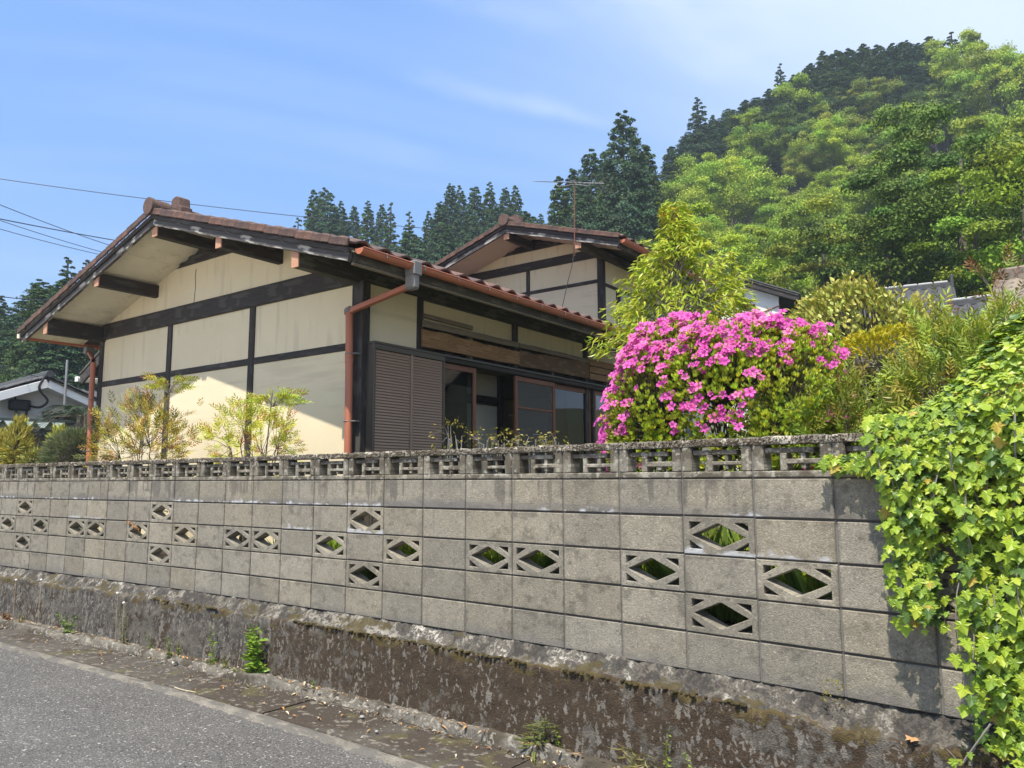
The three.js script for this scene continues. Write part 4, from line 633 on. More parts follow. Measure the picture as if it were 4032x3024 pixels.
{ // long grey roofs at the right
  const mk = (u0, v0, u1, v1, dep0, dep1, drop, runOut, label, seed, wallH) => {
    const a = at(u0, v0, dep0), b = EYE.clone().lerp(at(u1, v1, dep0), (a.y - EYE.y) / (at(u1, v1, dep0).y - EYE.y)); b.y = a.y; const al = b.clone().sub(a), L = al.length(); al.normalize();
    let d = V(-al.z, 0, al.x); if (d.dot(EYE.clone().sub(a)) < 0) d.negate();
    const o = thing('house', label, 'house', [a.x, 0, a.z], Math.atan2(-al.z, al.x)); // local x along the ridge
    const sgn = 1, dz = Math.sign(d.dot(V(Math.sin(o.rotation.y), 0, Math.cos(o.rotation.y))));
    const k = drop / runOut;
    slope(o, dz > 0 ? V(0, a.y, 0) : V(L, a.y, 0), V(dz, 0, 0), V(0, -k, dz), L, Math.hypot(drop, runOut), 0.30, 0.26, [M.greyTile, M.greyTileB], (i, r) => i % 2 === 0 || r > 3, seed, 0.055);
    slope(o, dz > 0 ? V(L, a.y, -0.02) : V(0, a.y, 0.02), V(-dz, 0, 0), V(0, -k, -dz), L, Math.hypot(drop, runOut), 0.30, 0.26, [M.greyTile], () => false, seed + 1, 0.055);
    const rt = []; for (let i = 0; i < Math.round(L / 0.45); i++) rt.push(cbox(0.44, 0.09, 0.22, 0.03).translate(0.22 + i * 0.45, a.y + 0.19, 0)); part('ridge_cap', rt, M.ridgeCap, o); part('ridge', bb(0, L, a.y, a.y + 0.15, -0.12, 0.12, 0.01), M.greyTile, o);
    part('ridge_end', [bb(L - 0.02, L + 0.08, a.y - 0.05, a.y + 0.42, -0.16, 0.16, 0.03)], M.greyTile, o);
    part('eave_wall', bb(0.3, L - 0.5, a.y - drop - wallH, a.y - drop + 0.25, dz > 0 ? -runOut + 0.6 : -runOut + 0.6, runOut - 0.6, 0), M.dark, o);
    const ge = runOut - 0.1; part('gable_board', [cbox(Math.hypot(ge, ge * k), 0.16, 0.05, 0.004).rotateY(Math.PI / 2).rotateX(Math.atan(k)).translate(L + 0.02, a.y - ge * k / 2 - 0.06, ge / 2), cbox(Math.hypot(ge, ge * k), 0.16, 0.05, 0.004).rotateY(Math.PI / 2).rotateX(-Math.atan(k)).translate(L + 0.02, a.y - ge * k / 2 - 0.06, -ge / 2)], M.dark, o);
    part('gutter', cbox(L, 0.09, 0.10, 0.01).translate(L / 2, a.y - drop - 0.06, dz * (runOut + 0.05)), M.pipeGrey, o);
    return [o, L, a.y, dz, runOut, drop];
  };
  const [o, L, y, dz, ro, dr] = mk(3330, 1175, 3745, 1132, 27, 23, 1.25, 2.2, 'dark house with long grey tiled roof and white ridge at the foot of the hill', 101, 4);
  part('downpipe', tube([[L - 0.5, y - dr - 0.12, dz * (ro + 0.1)], [L - 0.45, y - dr - 0.3, dz * (ro + 0.1)], [L - 0.4, y - dr - 0.9, dz * (ro - 0.3)], [L + 0.1, y - dr - 1.3, dz * (ro - 0.3)]], 0.05, 8), M.whiteTrim, o); part('hopper', cbox(0.25, 0.2, 0.2, 0.02).translate(L - 0.5, y - dr - 0.14, dz * (ro + 0.12)), M.whiteTrim, o);
  mk(3735, 1213, 4010, 1180, 21.5, 20, 1.0, 1.8, 'lower grey tiled roof with white ridge right of the downpipe', 111, 3);
  // weathered brown roof close by at the right edge
  const c = at(3930, 1225, 11.5), w = thing('shed', 'shed with weathered brown tiled roof at the right edge above the ivy', 'shed', [c.x, 0, c.z], 0.6842 - 0.75);
  slope(w, V(0, c.y + 0.55, -0.55), V(1, 0, 0), V(0, -0.75, 1), 3.6, 1.75, 0.27, 0.15, [M.brownTile, M.brownTile], () => true, 121, 0.035);
  slope(w, V(3.6, c.y + 0.55, -0.6), V(-1, 0, 0), V(0, -0.75, -1), 3.6, 1.75, 0.27, 0.24, [M.brownTile], () => false, 122, 0.035);
  part('verge', [0, 1, 2, 3, 4, 5, 6, 7, 8].map((i) => cbox(0.16, 0.07, 0.22, 0.02).rotateX(Math.atan(0.75) - 0.12).translate(-0.02, c.y + 0.55 - i * 0.112, -0.5 + i * 0.15)), M.brownTile, w);
  part('ridge', bb(-0.05, 3.6, c.y + 0.5, c.y + 0.75, -0.68, -0.46, 0.03), M.brownTile, w);
  part('wall', bb(0.3, 3.5, 0.8, c.y - 0.3, -1.3, 0.3, 0), M.plaster, w);
}
// ------------------------------------------------------------------ overhead wires
{
  const wire = std({ color: RGB(0.035, 0.04, 0.05), roughness: 0.6 });
  const run = (a, b, sag, r, label) => { const p = at(...a), q = at(...b), L = []; for (let i = 0; i <= 24; i++) { const f = i / 24, m = p.clone().lerp(q, f); m.y -= sag * 4 * f * (1 - f); L.push(m); } tag(part('utility_wire', tube(L, r, 5, 48), wire), label, 'wire', 'overhead wires'); };
  run([-300, 660, 22], [1750, 905, 26], 0.15, 0.011, 'long dark wire crossing the sky behind the ridge ornament');
  run([-300, 680, 14], [760, 1060, 22], 0.15, 0.008, 'uppermost of the thin wires running down to the left roof slope');
  run([-300, 760, 14], [760, 1075, 22], 0.15, 0.007, 'middle one of the thin wires running down to the left roof slope');
  run([-300, 800, 15], [900, 1010, 26], 0.1, 0.012, 'thicker wire running flat to the left roof slope');
  run([-300, 812, 14], [700, 1060, 22], 0.12, 0.007, 'lowest of the thin wires running down to the left roof slope');
  run([-100, 1150, 18], [300, 1178, 24], 0.1, 0.012, 'pale wire across the dark trees at the left edge');
  run([-100, 1408, 17], [420, 1500, 22], 0.2, 0.009, 'thin wire dropping to the white gable at the left');
}
// ------------------------------------------------------------------ trees of the hills
const leafMat = (c, t = 0.35, r = 0.62) => new THREE.MeshPhysicalMaterial({ color: RGB(...c), roughness: r, transmission: t, thickness: 0, side: THREE.DoubleSide, vertexColors: true, specularIntensity: 0.25 });
const bark = std({ map: woodTex([0.05, 0.04, 0.032], [0.13, 0.11, 0.09], 0.5, 23, [0.22, 0.2, 0.17]), roughness: 1 });
const barkPale = std({ map: woodTex([0.13, 0.12, 0.105], [0.25, 0.235, 0.21], 0.5, 29, [0.33, 0.31, 0.28]), roughness: 1 });
// loose leaf faces: list of [centre, size, normal bias, tint]
class Leaves {
  constructor() { this.p = []; this.c = []; this.n = []; }
  add(x, y, z, s, r, tint, dir, flat = 0.6) {                       // a folded kite-shaped leaf with a random turn, facing roughly along dir
    let ax = r() * 2 - 1, ay = r() * 2 - 1, az = r() * 2 - 1; const n = V(dir.x * flat + ax * (1 - flat), dir.y * flat + ay * (1 - flat), dir.z * flat + az * (1 - flat)).normalize();
    const t = V(r() - 0.5, r() - 0.7, r() - 0.5).cross(n).normalize().multiplyScalar(s * 0.34), b = n.clone().cross(t).normalize().multiplyScalar(s * 0.5), q = s * 0.06;
    const P = [[x - b.x, y - b.y, z - b.z], [x + t.x + n.x * q, y + t.y + n.y * q, z + t.z + n.z * q], [x + b.x, y + b.y, z + b.z], [x - t.x + n.x * q, y - t.y + n.y * q, z - t.z + n.z * q]];
    for (const i of [0, 1, 2, 0, 2, 3]) { this.p.push(...P[i]); this.c.push(...tint); }
  }
  build() { return geo(this.p, null, this.c); }
}
const dirOf = (r) => { const z = r() * 2 - 1, a = r() * 6.283, k = Math.sqrt(1 - z * z); return V(k * Math.cos(a), z, k * Math.sin(a)); };
function cedarCrown(h, rad, clumps, per, size, seed, open = 0) {
  const r = rng(seed), L = new Leaves();
  for (let k = 0; k < clumps; k++) {
    const t = Math.pow((k + r()) / clumps, 0.62), y = h * (1 - 0.90 * t), R = rad * (Math.pow(t, 0.72) * (0.80 + 0.30 * vnoise(t * 9 + seed, seed)) + 0.03), a = k * 2.39996 + r() * 0.9, o = 0.55 + 0.5 * r();
    if (open && vnoise(a * 0.7 + seed, t * 14) < open) continue;
    const c = V(Math.cos(a) * R * o, y - R * 0.16 * o, Math.sin(a) * R * o), cs = (0.12 + 0.50 * Math.sqrt(t)) * (0.6 + 0.7 * r()) * rad / 2.6, g = 0.72 + 0.5 * r(), tint = [g * (0.92 + 0.3 * r()), g, g * (0.8 + 0.4 * r())], out = V(Math.cos(a), 0.75, Math.sin(a)).normalize();
    for (let i = 0; i < per; i++) { const d = dirOf(r); const q = Math.pow(r(), 0.4); L.add(c.x + d.x * cs * q, c.y + (Math.abs(d.y) * 0.8 - 0.25) * cs * q, c.z + d.z * cs * q, size * (0.7 + 0.6 * r()), r, tint, out, 0.45); }
  }
  return L.build();
}
function leafyCrown(rx, h, lobes, per, size, seed, base = 0.28) {
  const r = rng(seed), L = new Leaves();
  for (let k = 0; k < lobes; k++) {
    const d = dirOf(r), q = 0.30 + 0.80 * Math.sqrt(r()), thin = 0.35 + 0.65 * r(); d.y = d.y * 0.75 + 0.25;
    const c = V(d.x * rx * q, h * (base + (1 - base) * (0.5 + 0.5 * clamp(d.y, -1, 1) * q)) - 0.2, d.z * rx * q), cs = rx * (0.12 + 0.26 * r() * r()), g = 0.76 + 0.44 * r(), hue = r(), tint = [g * (0.85 + 0.35 * hue), g, g * (0.7 + 0.4 * r())];
    for (let i = 0; i < per * thin * (0.5 + cs / rx * 3.6); i++) { const e = dirOf(r); if (e.y < -0.45) e.y *= -0.5; const w = 0.55 + 0.75 * Math.pow(r(), 1.4); L.add(c.x + e.x * cs * w * 1.15, c.y + e.y * cs * 0.62 * w, c.z + e.z * cs * w, size * (0.65 + 0.7 * r()), r, tint, e.clone().setY(e.y + 0.5).normalize(), 0.5); }
  }
  return L.build();
}
function leafyTrunk(rx, h, seed, base = 0.28) { const r = rng(seed), L = [limb([V(0, -1.5, 0), V(0.1, h * base * 0.6, 0), V(-0.1, h * 0.62, 0.1), V(0.05, h * 0.85, 0)], [h * 0.026, h * 0.02, h * 0.012, h * 0.004], 6)]; for (let k = 0; k < 7; k++) { const a = r() * 6.283, y = h * (base * 0.7 + 0.35 * r()), e = V(Math.cos(a) * rx * 0.8, y + h * (0.18 + 0.2 * r()), Math.sin(a) * rx * 0.8); L.push(limb([V(0, y, 0), V(e.x * 0.45, lerp(y, e.y, 0.35), e.z * 0.45), e], [h * 0.011, h * 0.007, h * 0.003], 5)); } return merge(L); }
const greens = { cedar: leafMat([0.060, 0.116, 0.056], 0.2, 0.8), cedarB: leafMat([0.072, 0.132, 0.044], 0.2, 0.8), bright: leafMat([0.330, 0.460, 0.044], 0.40, 0.7), mid: leafMat([0.260, 0.375, 0.040], 0.38, 0.7), olive: leafMat([0.255, 0.325, 0.050], 0.36, 0.7), deep: leafMat([0.110, 0.190, 0.030], 0.36, 0.5) };
const cedarGeo = [cedarCrown(17, 2.7, 700, 84, 0.145, 31), cedarCrown(17, 2.3, 640, 84, 0.145, 32), cedarCrown(17, 3.1, 760, 84, 0.15, 33), cedarCrown(15, 1.9, 380, 70, 0.15, 34, 0.26)];
const cedarTrunk = limb([V(0, -2, 0), V(0, 6, 0), V(0, 14.8, 0)], [0.30, 0.2, 0.05], 6);
const leafyGeo = [leafyCrown(4.0, 8, 62, 560, 0.165, 41), leafyCrown(3.6, 8.6, 56, 560, 0.165, 42), leafyCrown(4.4, 7.4, 66, 560, 0.17, 43), leafyCrown(3.2, 8, 50, 560, 0.16, 44)];
const leafyWood = [41, 42, 43, 44].map((s, i) => leafyTrunk([4, 3.6, 4.4, 3.2][i], [8, 8.6, 7.4, 8][i], s));
const protos = {};
function tree(kind, k, mat, pos, sc, sy, turn, name, label, group) {
  const key = kind + k + mat; let o;
  if (protos[key]) { o = protos[key].clone(); o.name = numbered(name); scene.add(o); } else { o = protos[key] = new THREE.Group(); o.name = numbered(name); scene.add(o); part('trunk', kind === 'cedar' ? cedarTrunk : leafyWood[k], bark, o); part('crown', kind === 'cedar' ? cedarGeo[k] : leafyGeo[k], greens[mat], o); }
  o.position.copy(pos); o.rotation.y = turn; o.scale.set(sc, sy, sc); o.userData = {}; return tag(o, label, 'tree', group);
}
// trees that stand out, by where their tips are seen: photograph pixel, distance, kind, width factor, label
const onGround = (u, v, r) => { const d = at(u, v, 1).sub(EYE), k = r / Math.hypot(d.x, d.z); const p = EYE.clone().addScaledVector(d, k); const g = groundY(p.x, p.z); return [V(p.x, g, p.z), p.y - g]; };
const tr = rng(2024);
const stand = (u) => (u < 1560 ? ['cedars over the front roof ridge', 'blue-green cedar in the left clump over the front roof verge'] : u < 1740 ? ['cedars in the gap of the stand', 'small cedar in the low gap between the two cedar clumps'] : u < 2110 ? ['cedars left of the rear roof', 'blue-green cedar in the clump left of the rear roof ridge'] : ['cedars behind the rear roof', 'tall dark cedar in the group behind the rear roof and aerial']);
const CG = ['cedars behind the house roofs', 'dark blue-green cedar in the stand seen over the tiled house roofs'];
[[1285, 735, 78, 2, 1.15], [1238, 745, 80, 1, 1.1], [1345, 790, 82, 1, 1], [1175, 850, 80, 3, 1], [1450, 790, 84, 1, 1], [1395, 805, 86, 0, 0.9], [1505, 800, 88, 0, 0.9], [1540, 790, 82, 3, 1], [1612, 828, 80, 3, 1], [1690, 830, 78, 1, 1], [1775, 718, 80, 0, 1], [1812, 728, 84, 1, 1], [1735, 790, 76, 0, 1.1], [1870, 728, 80, 0, 1.1], [1928, 716, 82, 1, 1], [1990, 735, 80, 0, 1], [2030, 728, 84, 1, 1], [1950, 800, 72, 2, 1], [1850, 830, 70, 2, 1.05], [2075, 830, 78, 0, 0.9], [2130, 840, 80, 1, 0.9], [2255, 655, 62, 0, 1], [2325, 580, 60, 2, 1.05], [2375, 600, 64, 1, 1], [2200, 690, 60, 1, 1.1], [1650, 930, 66, 0, 1.1], [1570, 950, 66, 2, 1], [2290, 760, 54, 2, 1], [1760, 900, 62, 2, 1.1], [2010, 880, 62, 2, 1.1]].forEach(([u, v, r, k, w]) => { const [p, h] = onGround(u, v, r); tree('cedar', k, k % 2 ? 'cedarB' : 'cedar', p, w * Math.sqrt(h / 17), h / (k === 3 ? 15 : 17), tr() * 6, 'cedar_tree', stand(u)[1], stand(u)[0]); });
for (const [u, v, r, k, w, label, m] of [[2452, 432, 56, 2, 1.15, 'tallest pointed cedar left of the green hill, behind the aerial', 'cedar'], [2540, 560, 58, 0, 1.1, 'broad dark cedar shoulder right beside the tallest pointed cedar', 'cedarB'], [2395, 640, 56, 0, 1.1, 'cedar half hidden at the left foot of the tallest pointed cedar', 'cedarB'], [2745, 378, 92, 3, 1.5, 'thin-crowned lone cedar standing up at the left end of the hill ridge', 'cedar'], [2805, 450, 92, 0, 0.9, 'cedar close to the right of the lone thin-crowned one on the ridge', 'cedar'], [3070, 245, 100, 3, 1.1, 'small pointed cedar sticking out of the ridge halfway up the hill', 'cedar'], [3744, 122, 104, 3, 1.5, 'open-crowned tree on the skyline right of the dark ridge top', 'cedar'], [3855, 128, 104, 3, 1, 'small spired tree on the skyline near the right edge', 'cedar'], [270, 1005, 62, 3, 1.3, 'spindly cedar rising above the left roof slope', 'cedar'], [345, 1020, 64, 1, 1, 'cedar touching the left roof verge beside the spindly one', 'cedar']]) { const [p, h] = onGround(u, v, r); tree('cedar', k, m, p, w * Math.sqrt(h / 17), h / (k === 3 ? 15 : 17), tr() * 6, 'cedar_tree', label); }
// woods: trees over the slopes in a jittered grid of bearing and distance
for (let ring = 0, r = 36; r < 112; ring++, r += 4.6 + r * 0.018) {
  for (let b = -0.95; b < 0.95; b += (b > 0.16 ? 3.9 + r * 0.008 : 5.0 + r * 0.012) / r) {
    const bb2 = b + (tr() - 0.5) * 3.2 / r, rr = r + (tr() - 0.5) * 4, R = at1(bb2, 2); if (rr > R + 7) continue;
    const a = 0.6842 - bb2, x = EYE.x - Math.sin(a) * rr, z = EYE.z - Math.cos(a) * rr, g = groundY(x, z), f = (rr - 30) / (R - 30);
    const u = 2016 + 3030 * Math.tan(bb2), left = u < 560, mid = u >= 560 && u < 2620, hill = !left && !mid;
    if (u > 420 && u < 2050 && rr < 58) continue;                   // wholly behind the house
    if (u > 2050 && u < 2560 && rr < 52) continue;
    if (u < -320 || u > 4330) continue;
    const pa = tr(), s = 0.72 + 0.75 * tr() * tr(), t = tr() * 6.28, k = Math.floor(tr() * 4), top = at1(bb2, 3);
    const P = V(x, g - 0.3, z), cap = (EYE.y + rr * at1(bb2, 1) * (0.95 + 0.05 * tr()) - g), fit = (sy, h0) => Math.max(0.25, Math.min(sy, cap / h0));
    if (left || mid) { if (pa < (left ? 2 : 0.86)) tree('cedar', Math.floor(tr() * 3), tr() < 0.6 ? 'cedar' : 'cedarB', P, s * 1.0, fit(s * top / 16 * lerp(0.75, 1, clamp(f, 0, 1)), 17), t, 'cedar_tree', left ? 'dark cedar on the wooded slope behind the white house at the left' : stand(u)[1], left ? 'cedars of the left slope' : stand(u)[0]); else tree('leafy', k, 'olive', P, s * 0.6, fit(s * 0.7, 8), t, 'leafy_tree', left ? 'pale leafy tree among the cedars of the left slope' : 'pale leafy tree among the cedars behind the roofs', left ? 'leafy trees of the left slope' : 'leafy trees behind the roofs'); continue; }
    const dark = f > 0.95 && u < 3720 && pa < 0.93 || (u > 3060 && u < 3290 && f > 0.5 && pa < 0.25);
    if (dark) tree('cedar', 2 - Math.floor(tr() * 1.6), tr() < 0.5 ? 'cedar' : 'cedarB', P, s * 1.30, fit((0.9 + 0.3 * tr()) * top / 18, 17), t, 'cedar_tree', 'dark conifer in the belt along the top of the hill', 'conifers along the hill top');
    else { const m = u > 3300 && rr < 52 ? (pa < 0.7 ? 'deep' : 'mid') : pa < 0.50 ? 'bright' : pa < 0.76 ? 'mid' : pa < 0.91 ? 'olive' : 'deep'; const lab = { bright: 'bright yellow-green leafy tree on the hillside', mid: 'mid-green leafy tree on the hillside', olive: 'olive-green leafy tree on the hillside', deep: 'deep green glossy leafy tree on the lower hillside' }[m]; tree('leafy', k, m, P, s * (0.92 + 0.1 * tr()), fit(s * (0.95 + 0.3 * tr()), 8), t, 'leafy_tree', lab, m + ' trees of the hillside'); }
  }
}
// the crest: a closed row of conifers, then leafy crowns to the right
for (let u = 2640; u < 4400; u += 46 + 20 * tr()) {
  const b0 = polar(u, 500)[0], v0 = 1512, R = at1(b0, 2) - 1 - 7 * tr(), a = 0.6842 - b0, x = EYE.x - Math.sin(a) * R, z = EYE.z - Math.cos(a) * R, g = groundY(x, z) - 0.5, h = EYE.y + R * at1(b0, 1) * (0.985 + 0.035 * tr()) - g;
  if (u < 3730) tree('cedar', 2 - Math.floor(tr() * 1.8), tr() < 0.6 ? 'cedar' : 'cedarB', V(x, g, z), 1.25 + 0.35 * tr(), h / 17, tr() * 6, 'cedar_tree', 'dark conifer in the belt along the top of the hill', 'conifers along the hill top');
  else tree('leafy', Math.floor(tr() * 4), tr() < 0.7 ? 'bright' : 'olive', V(x, g, z), 1.0 + 0.3 * tr(), h * 0.92 / 8, tr() * 6, 'leafy_tree', 'pale green leafy tree on the skyline at the right edge', 'leafy trees on the right skyline');
}
{ // the big dark leafy trees near the foot of the hill, with finer leaves
  const mk = (u, v, r, rx, seed, mat, label, lobes = 60, per = 520, size = 0.16) => { const [p, h] = onGround(u, v, r); const o = thing('leafy_tree', label, 'tree', [p.x, p.y, p.z]); part('trunk', leafyTrunk(rx, h, seed, 0.12), bark, o); part('crown', leafyCrown(rx, h, lobes, per, size, seed, 0.10), greens[mat], o); };
  mk(3760, 420, 34, 4.2, 51, 'deep', 'large dark glossy tree filling the lower right of the hillside', 92, 900, 0.125);
  mk(3480, 690, 33, 2.7, 52, 'deep', 'dark glossy tree left of the large one on the hillside', 66, 820, 0.12);
  mk(4010, 560, 31, 3.2, 53, 'mid', 'dark leafy tree cut by the right edge above the brown roof', 66, 820, 0.125);
  mk(3230, 800, 36, 2.6, 54, 'olive', 'olive leafy tree behind the white house with the red pipe', 56, 760, 0.12);
  mk(2960, 900, 38, 2.3, 55, 'bright', 'yellow-green tree just over the roof of the white house', 50, 740, 0.115);
  mk(2690, 820, 40, 2.4, 56, 'mid', 'green tree behind the tip of the yellow-green garden tree', 50, 740, 0.12);
}
// ------------------------------------------------------------------ garden plants
const lam = (n, w, l, fold, tip = 0.5) => { // lance-shaped folded leaf along +y, base at the origin
  const pos = [], P = (i, s) => { const f = i / n, k = Math.sin(Math.pow(f, tip) * Math.PI); return [s * w / 2 * k, f * l, fold * (Math.abs(s) * k) - fold * f * f * 2.2]; };
  for (let i = 0; i < n; i++) for (const s of [-1, 1]) { const a = P(i, 0), b = P(i + 1, 0), c = P(i + 1, s), d = P(i, s); pos.push(...a, ...b, ...c); if (i) pos.push(...a, ...c, ...d); }
  return geo(pos);
};
const leafTint = (r, base, vary = 0.3, warm = 0.2) => { const g = 1 - vary / 2 + vary * r(); return RGB(base[0] * g * (1 + warm * (r() - 0.4)), base[1] * g, base[2] * g * (1 + 0.4 * (r() - 0.5))); };
const gleaf = (t = 0.42, r = 0.5) => new THREE.MeshPhysicalMaterial({ color: 0xffffff, specularIntensity: 0.4, roughness: r, transmission: t, thickness: 0, side: THREE.DoubleSide });
const aim = (dir, spin) => { const q = new THREE.Quaternion().setFromUnitVectors(V(0, 1, 0), dir.clone().normalize()); return q.multiply(new THREE.Quaternion().setFromAxisAngle(V(0, 1, 0), spin)); };
// grows twigs inside an ellipsoid-like envelope and calls leafAt at spots along them
function bush(o, c, rx, ry, rz, nTwig, seed, barkMat, leafAt, { stems = 5, base, thick = 0.012, low = -0.9, reach = 1, rag = 0.14 } = {}) {
  const r = rng(seed), W = [], root = base || V(c.x, c.y - ry, c.z), hubs = [];
  for (let s = 0; s < stems; s++) { const d = dirOf(r); d.y = Math.abs(d.y) * 0.8; const e = V(c.x + d.x * rx * 0.55, c.y + d.y * ry * 0.5 - ry * 0.15, c.z + d.z * rz * 0.55), q = root.clone().add(V((r() - 0.5) * rx * 0.3, 0, (r() - 0.5) * rz * 0.3)); const m = q.clone().lerp(e, 0.5).add(V((r() - 0.5) * 0.12, 0, (r() - 0.5) * 0.12)); W.push(limb([q, m, e], [thick * 1.6, thick * 1.1, thick * 0.6], 5)); hubs.push(m, e); }
  for (let t = 0; t < nTwig; t++) {
    const d = dirOf(r); if (d.y < low) d.y = -d.y; const k = reach * (1 - rag + (rag * 1.9) * (fbm(d.x * 2.6 + seed, d.y * 2.6 + d.z * 2.1, 3) - 0.02) + 0.1 * (r() - 0.5)), e = V(c.x + d.x * rx * k, c.y + d.y * ry * k, c.z + d.z * rz * k);
    let h = hubs[0], bd = 1e9; for (const q of hubs) { const dd = q.distanceToSquared(e); if (dd < bd) { bd = dd; h = q; } }
    const m = h.clone().lerp(e, 0.55).add(V((r() - 0.5) * 0.06, 0.03, (r() - 0.5) * 0.06)); if (t % 3 === 0) W.push(limb([h, m, e], [thick * 0.45, thick * 0.3, thick * 0.12], 4));
    leafAt(e, e.clone().sub(m).normalize(), r, d, m);
  }
  part('branches', W, barkMat, o);
}
{ // azalea in bloom
  const C = V(0.89, 1.80, -1.16), o = thing('azalea', 'azalea bush covered in magenta-pink blossom behind the wall top', 'flowering shrub', [0, 0, 0]);
  const whorl = []; for (let i = 0; i < 7; i++) { const a = i * 0.9, g = lam(3, 0.019 + 0.003 * (i % 3), 0.046 - 0.004 * (i % 2), 0.004); g.rotateX(0.75 - 0.12 * (i % 3)); g.rotateY(a + i); whorl.push(g); }
  const wg = merge(whorl), L = [], K = [], F = [];
  bush(o, C, 0.88, 0.82, 0.60, 4200, 61, bark, (e, d, r, n, m) => {
    for (let i = 0; i < 3; i++) { const p = e.clone().lerp(m, i === 2 ? 1.1 * r() : i * 0.25 * r()).add(V((r() - 0.5) * 0.05, (r() - 0.5) * 0.05, (r() - 0.5) * 0.05)); L.push(M4(p, aim(d.clone().add(V(0, 0.7, 0)), r() * 6), 0.55 + 0.35 * r())); K.push(leafTint(r, [0.47, 0.56, 0.07], 0.5, 0.35)); }
    const up = 0.30 + n.y * 0.80 - n.x * 0.26 + 1.6 * (fbm(n.x * 4.6 + 4, n.y * 4.4 + n.z * 3.4 + 9, 4) - 0.5), vis = n.z * 0.8 + n.x * 0.35 + 0.3 + n.y * 0.5;
    if (vis > 0 && r() < smoothstep(up, 0.20, 0.95) * 0.42 + 0.016) F.push([e.clone().addScaledVector(n, 0.035), n.clone().add(V(0.2, 0.35, 0.7)).normalize()]);
  }, { stems: 8, base: V(0.95, 0.8, -1.2), low: -0.55, rag: 0.26, reach: 1.04 });
  copies('leaf_tufts', wg, gleaf(0.4, 0.45), L, o, K);
  // funnel flowers of five lobes
  const fl = (open, seed) => { const pos = [], r = rng(seed); for (let k = 0; k < 5; k++) { const a0 = k * 1.2566, w = 0.56, R = 0.036 * (0.92 + 0.16 * r()), P = (f, s) => { const wd = w * (f < 0.35 ? 0.95 : 1.05 * Math.sqrt(Math.max(0, 1 - Math.pow((f - 0.45) / 0.56, 2)))) * s, rr = 0.004 + R * Math.pow(f, 0.9) * open, a = a0 + wd * (f < 0.35 ? 1 : 0.9); return [Math.cos(a) * rr, 0.028 * Math.pow(f, 0.6) - 0.012 * f * f * open * 1.2 + 0.003 * Math.abs(s), Math.sin(a) * rr]; }; const n = 4; for (let i = 0; i < n; i++) for (const s of [-1, 1]) { const a = P(i / n, 0), b = P((i + 1) / n, 0), c = P((i + 1) / n, s), d = P(i / n, s); pos.push(...a, ...b, ...c, ...a, ...c, ...d); } } return geo(pos).translate(0, -0.01, 0); };
  const flowers = [fl(1, 1), fl(0.9, 2), fl(0.72, 3)], pm = [[0.58, 0.045, 0.37], [0.66, 0.080, 0.43], [0.48, 0.026, 0.31], [0.70, 0.15, 0.38]].map((c) => new THREE.MeshPhysicalMaterial({ color: RGB(...c), roughness: 0.7, transmission: 0.35, thickness: 0, side: THREE.DoubleSide }));
  const r = rng(77), all = []; for (const [p, n] of F) { const k = 1 + Math.floor(r() * 4); for (let i = 0; i < k; i++) all.push([p.clone().add(V((r() - 0.5) * 0.075, (r() - 0.5) * 0.06, (r() - 0.5) * 0.06)), n.clone().add(V((r() - 0.5) * 1.1, (r() - 0.5) * 0.9, (r() - 0.5) * 0.9)), r() * 6, 0.58 + 0.34 * r(), Math.floor(r() * 3), r()]); }
  all.sort((a, b) => a[0].distanceTo(EYE) - b[0].distanceTo(EYE)); const rest = [[], [], [], []];
  all.forEach(([p, n, s, k, g, c], i) => { const m = c < 0.34 ? 0 : c < 0.72 ? 1 : c < 0.86 ? 2 : 3; if (i < 290) { const f = part('flower', flowers[g], pm[m], o); f.position.copy(p); f.quaternion.copy(aim(n, s)); f.scale.setScalar(k); } else rest[m].push(M4(p, aim(n, s), k)); });
  rest.forEach((q, m) => q.length && copies('flowers', flowers[0], pm[m], q, o));
}
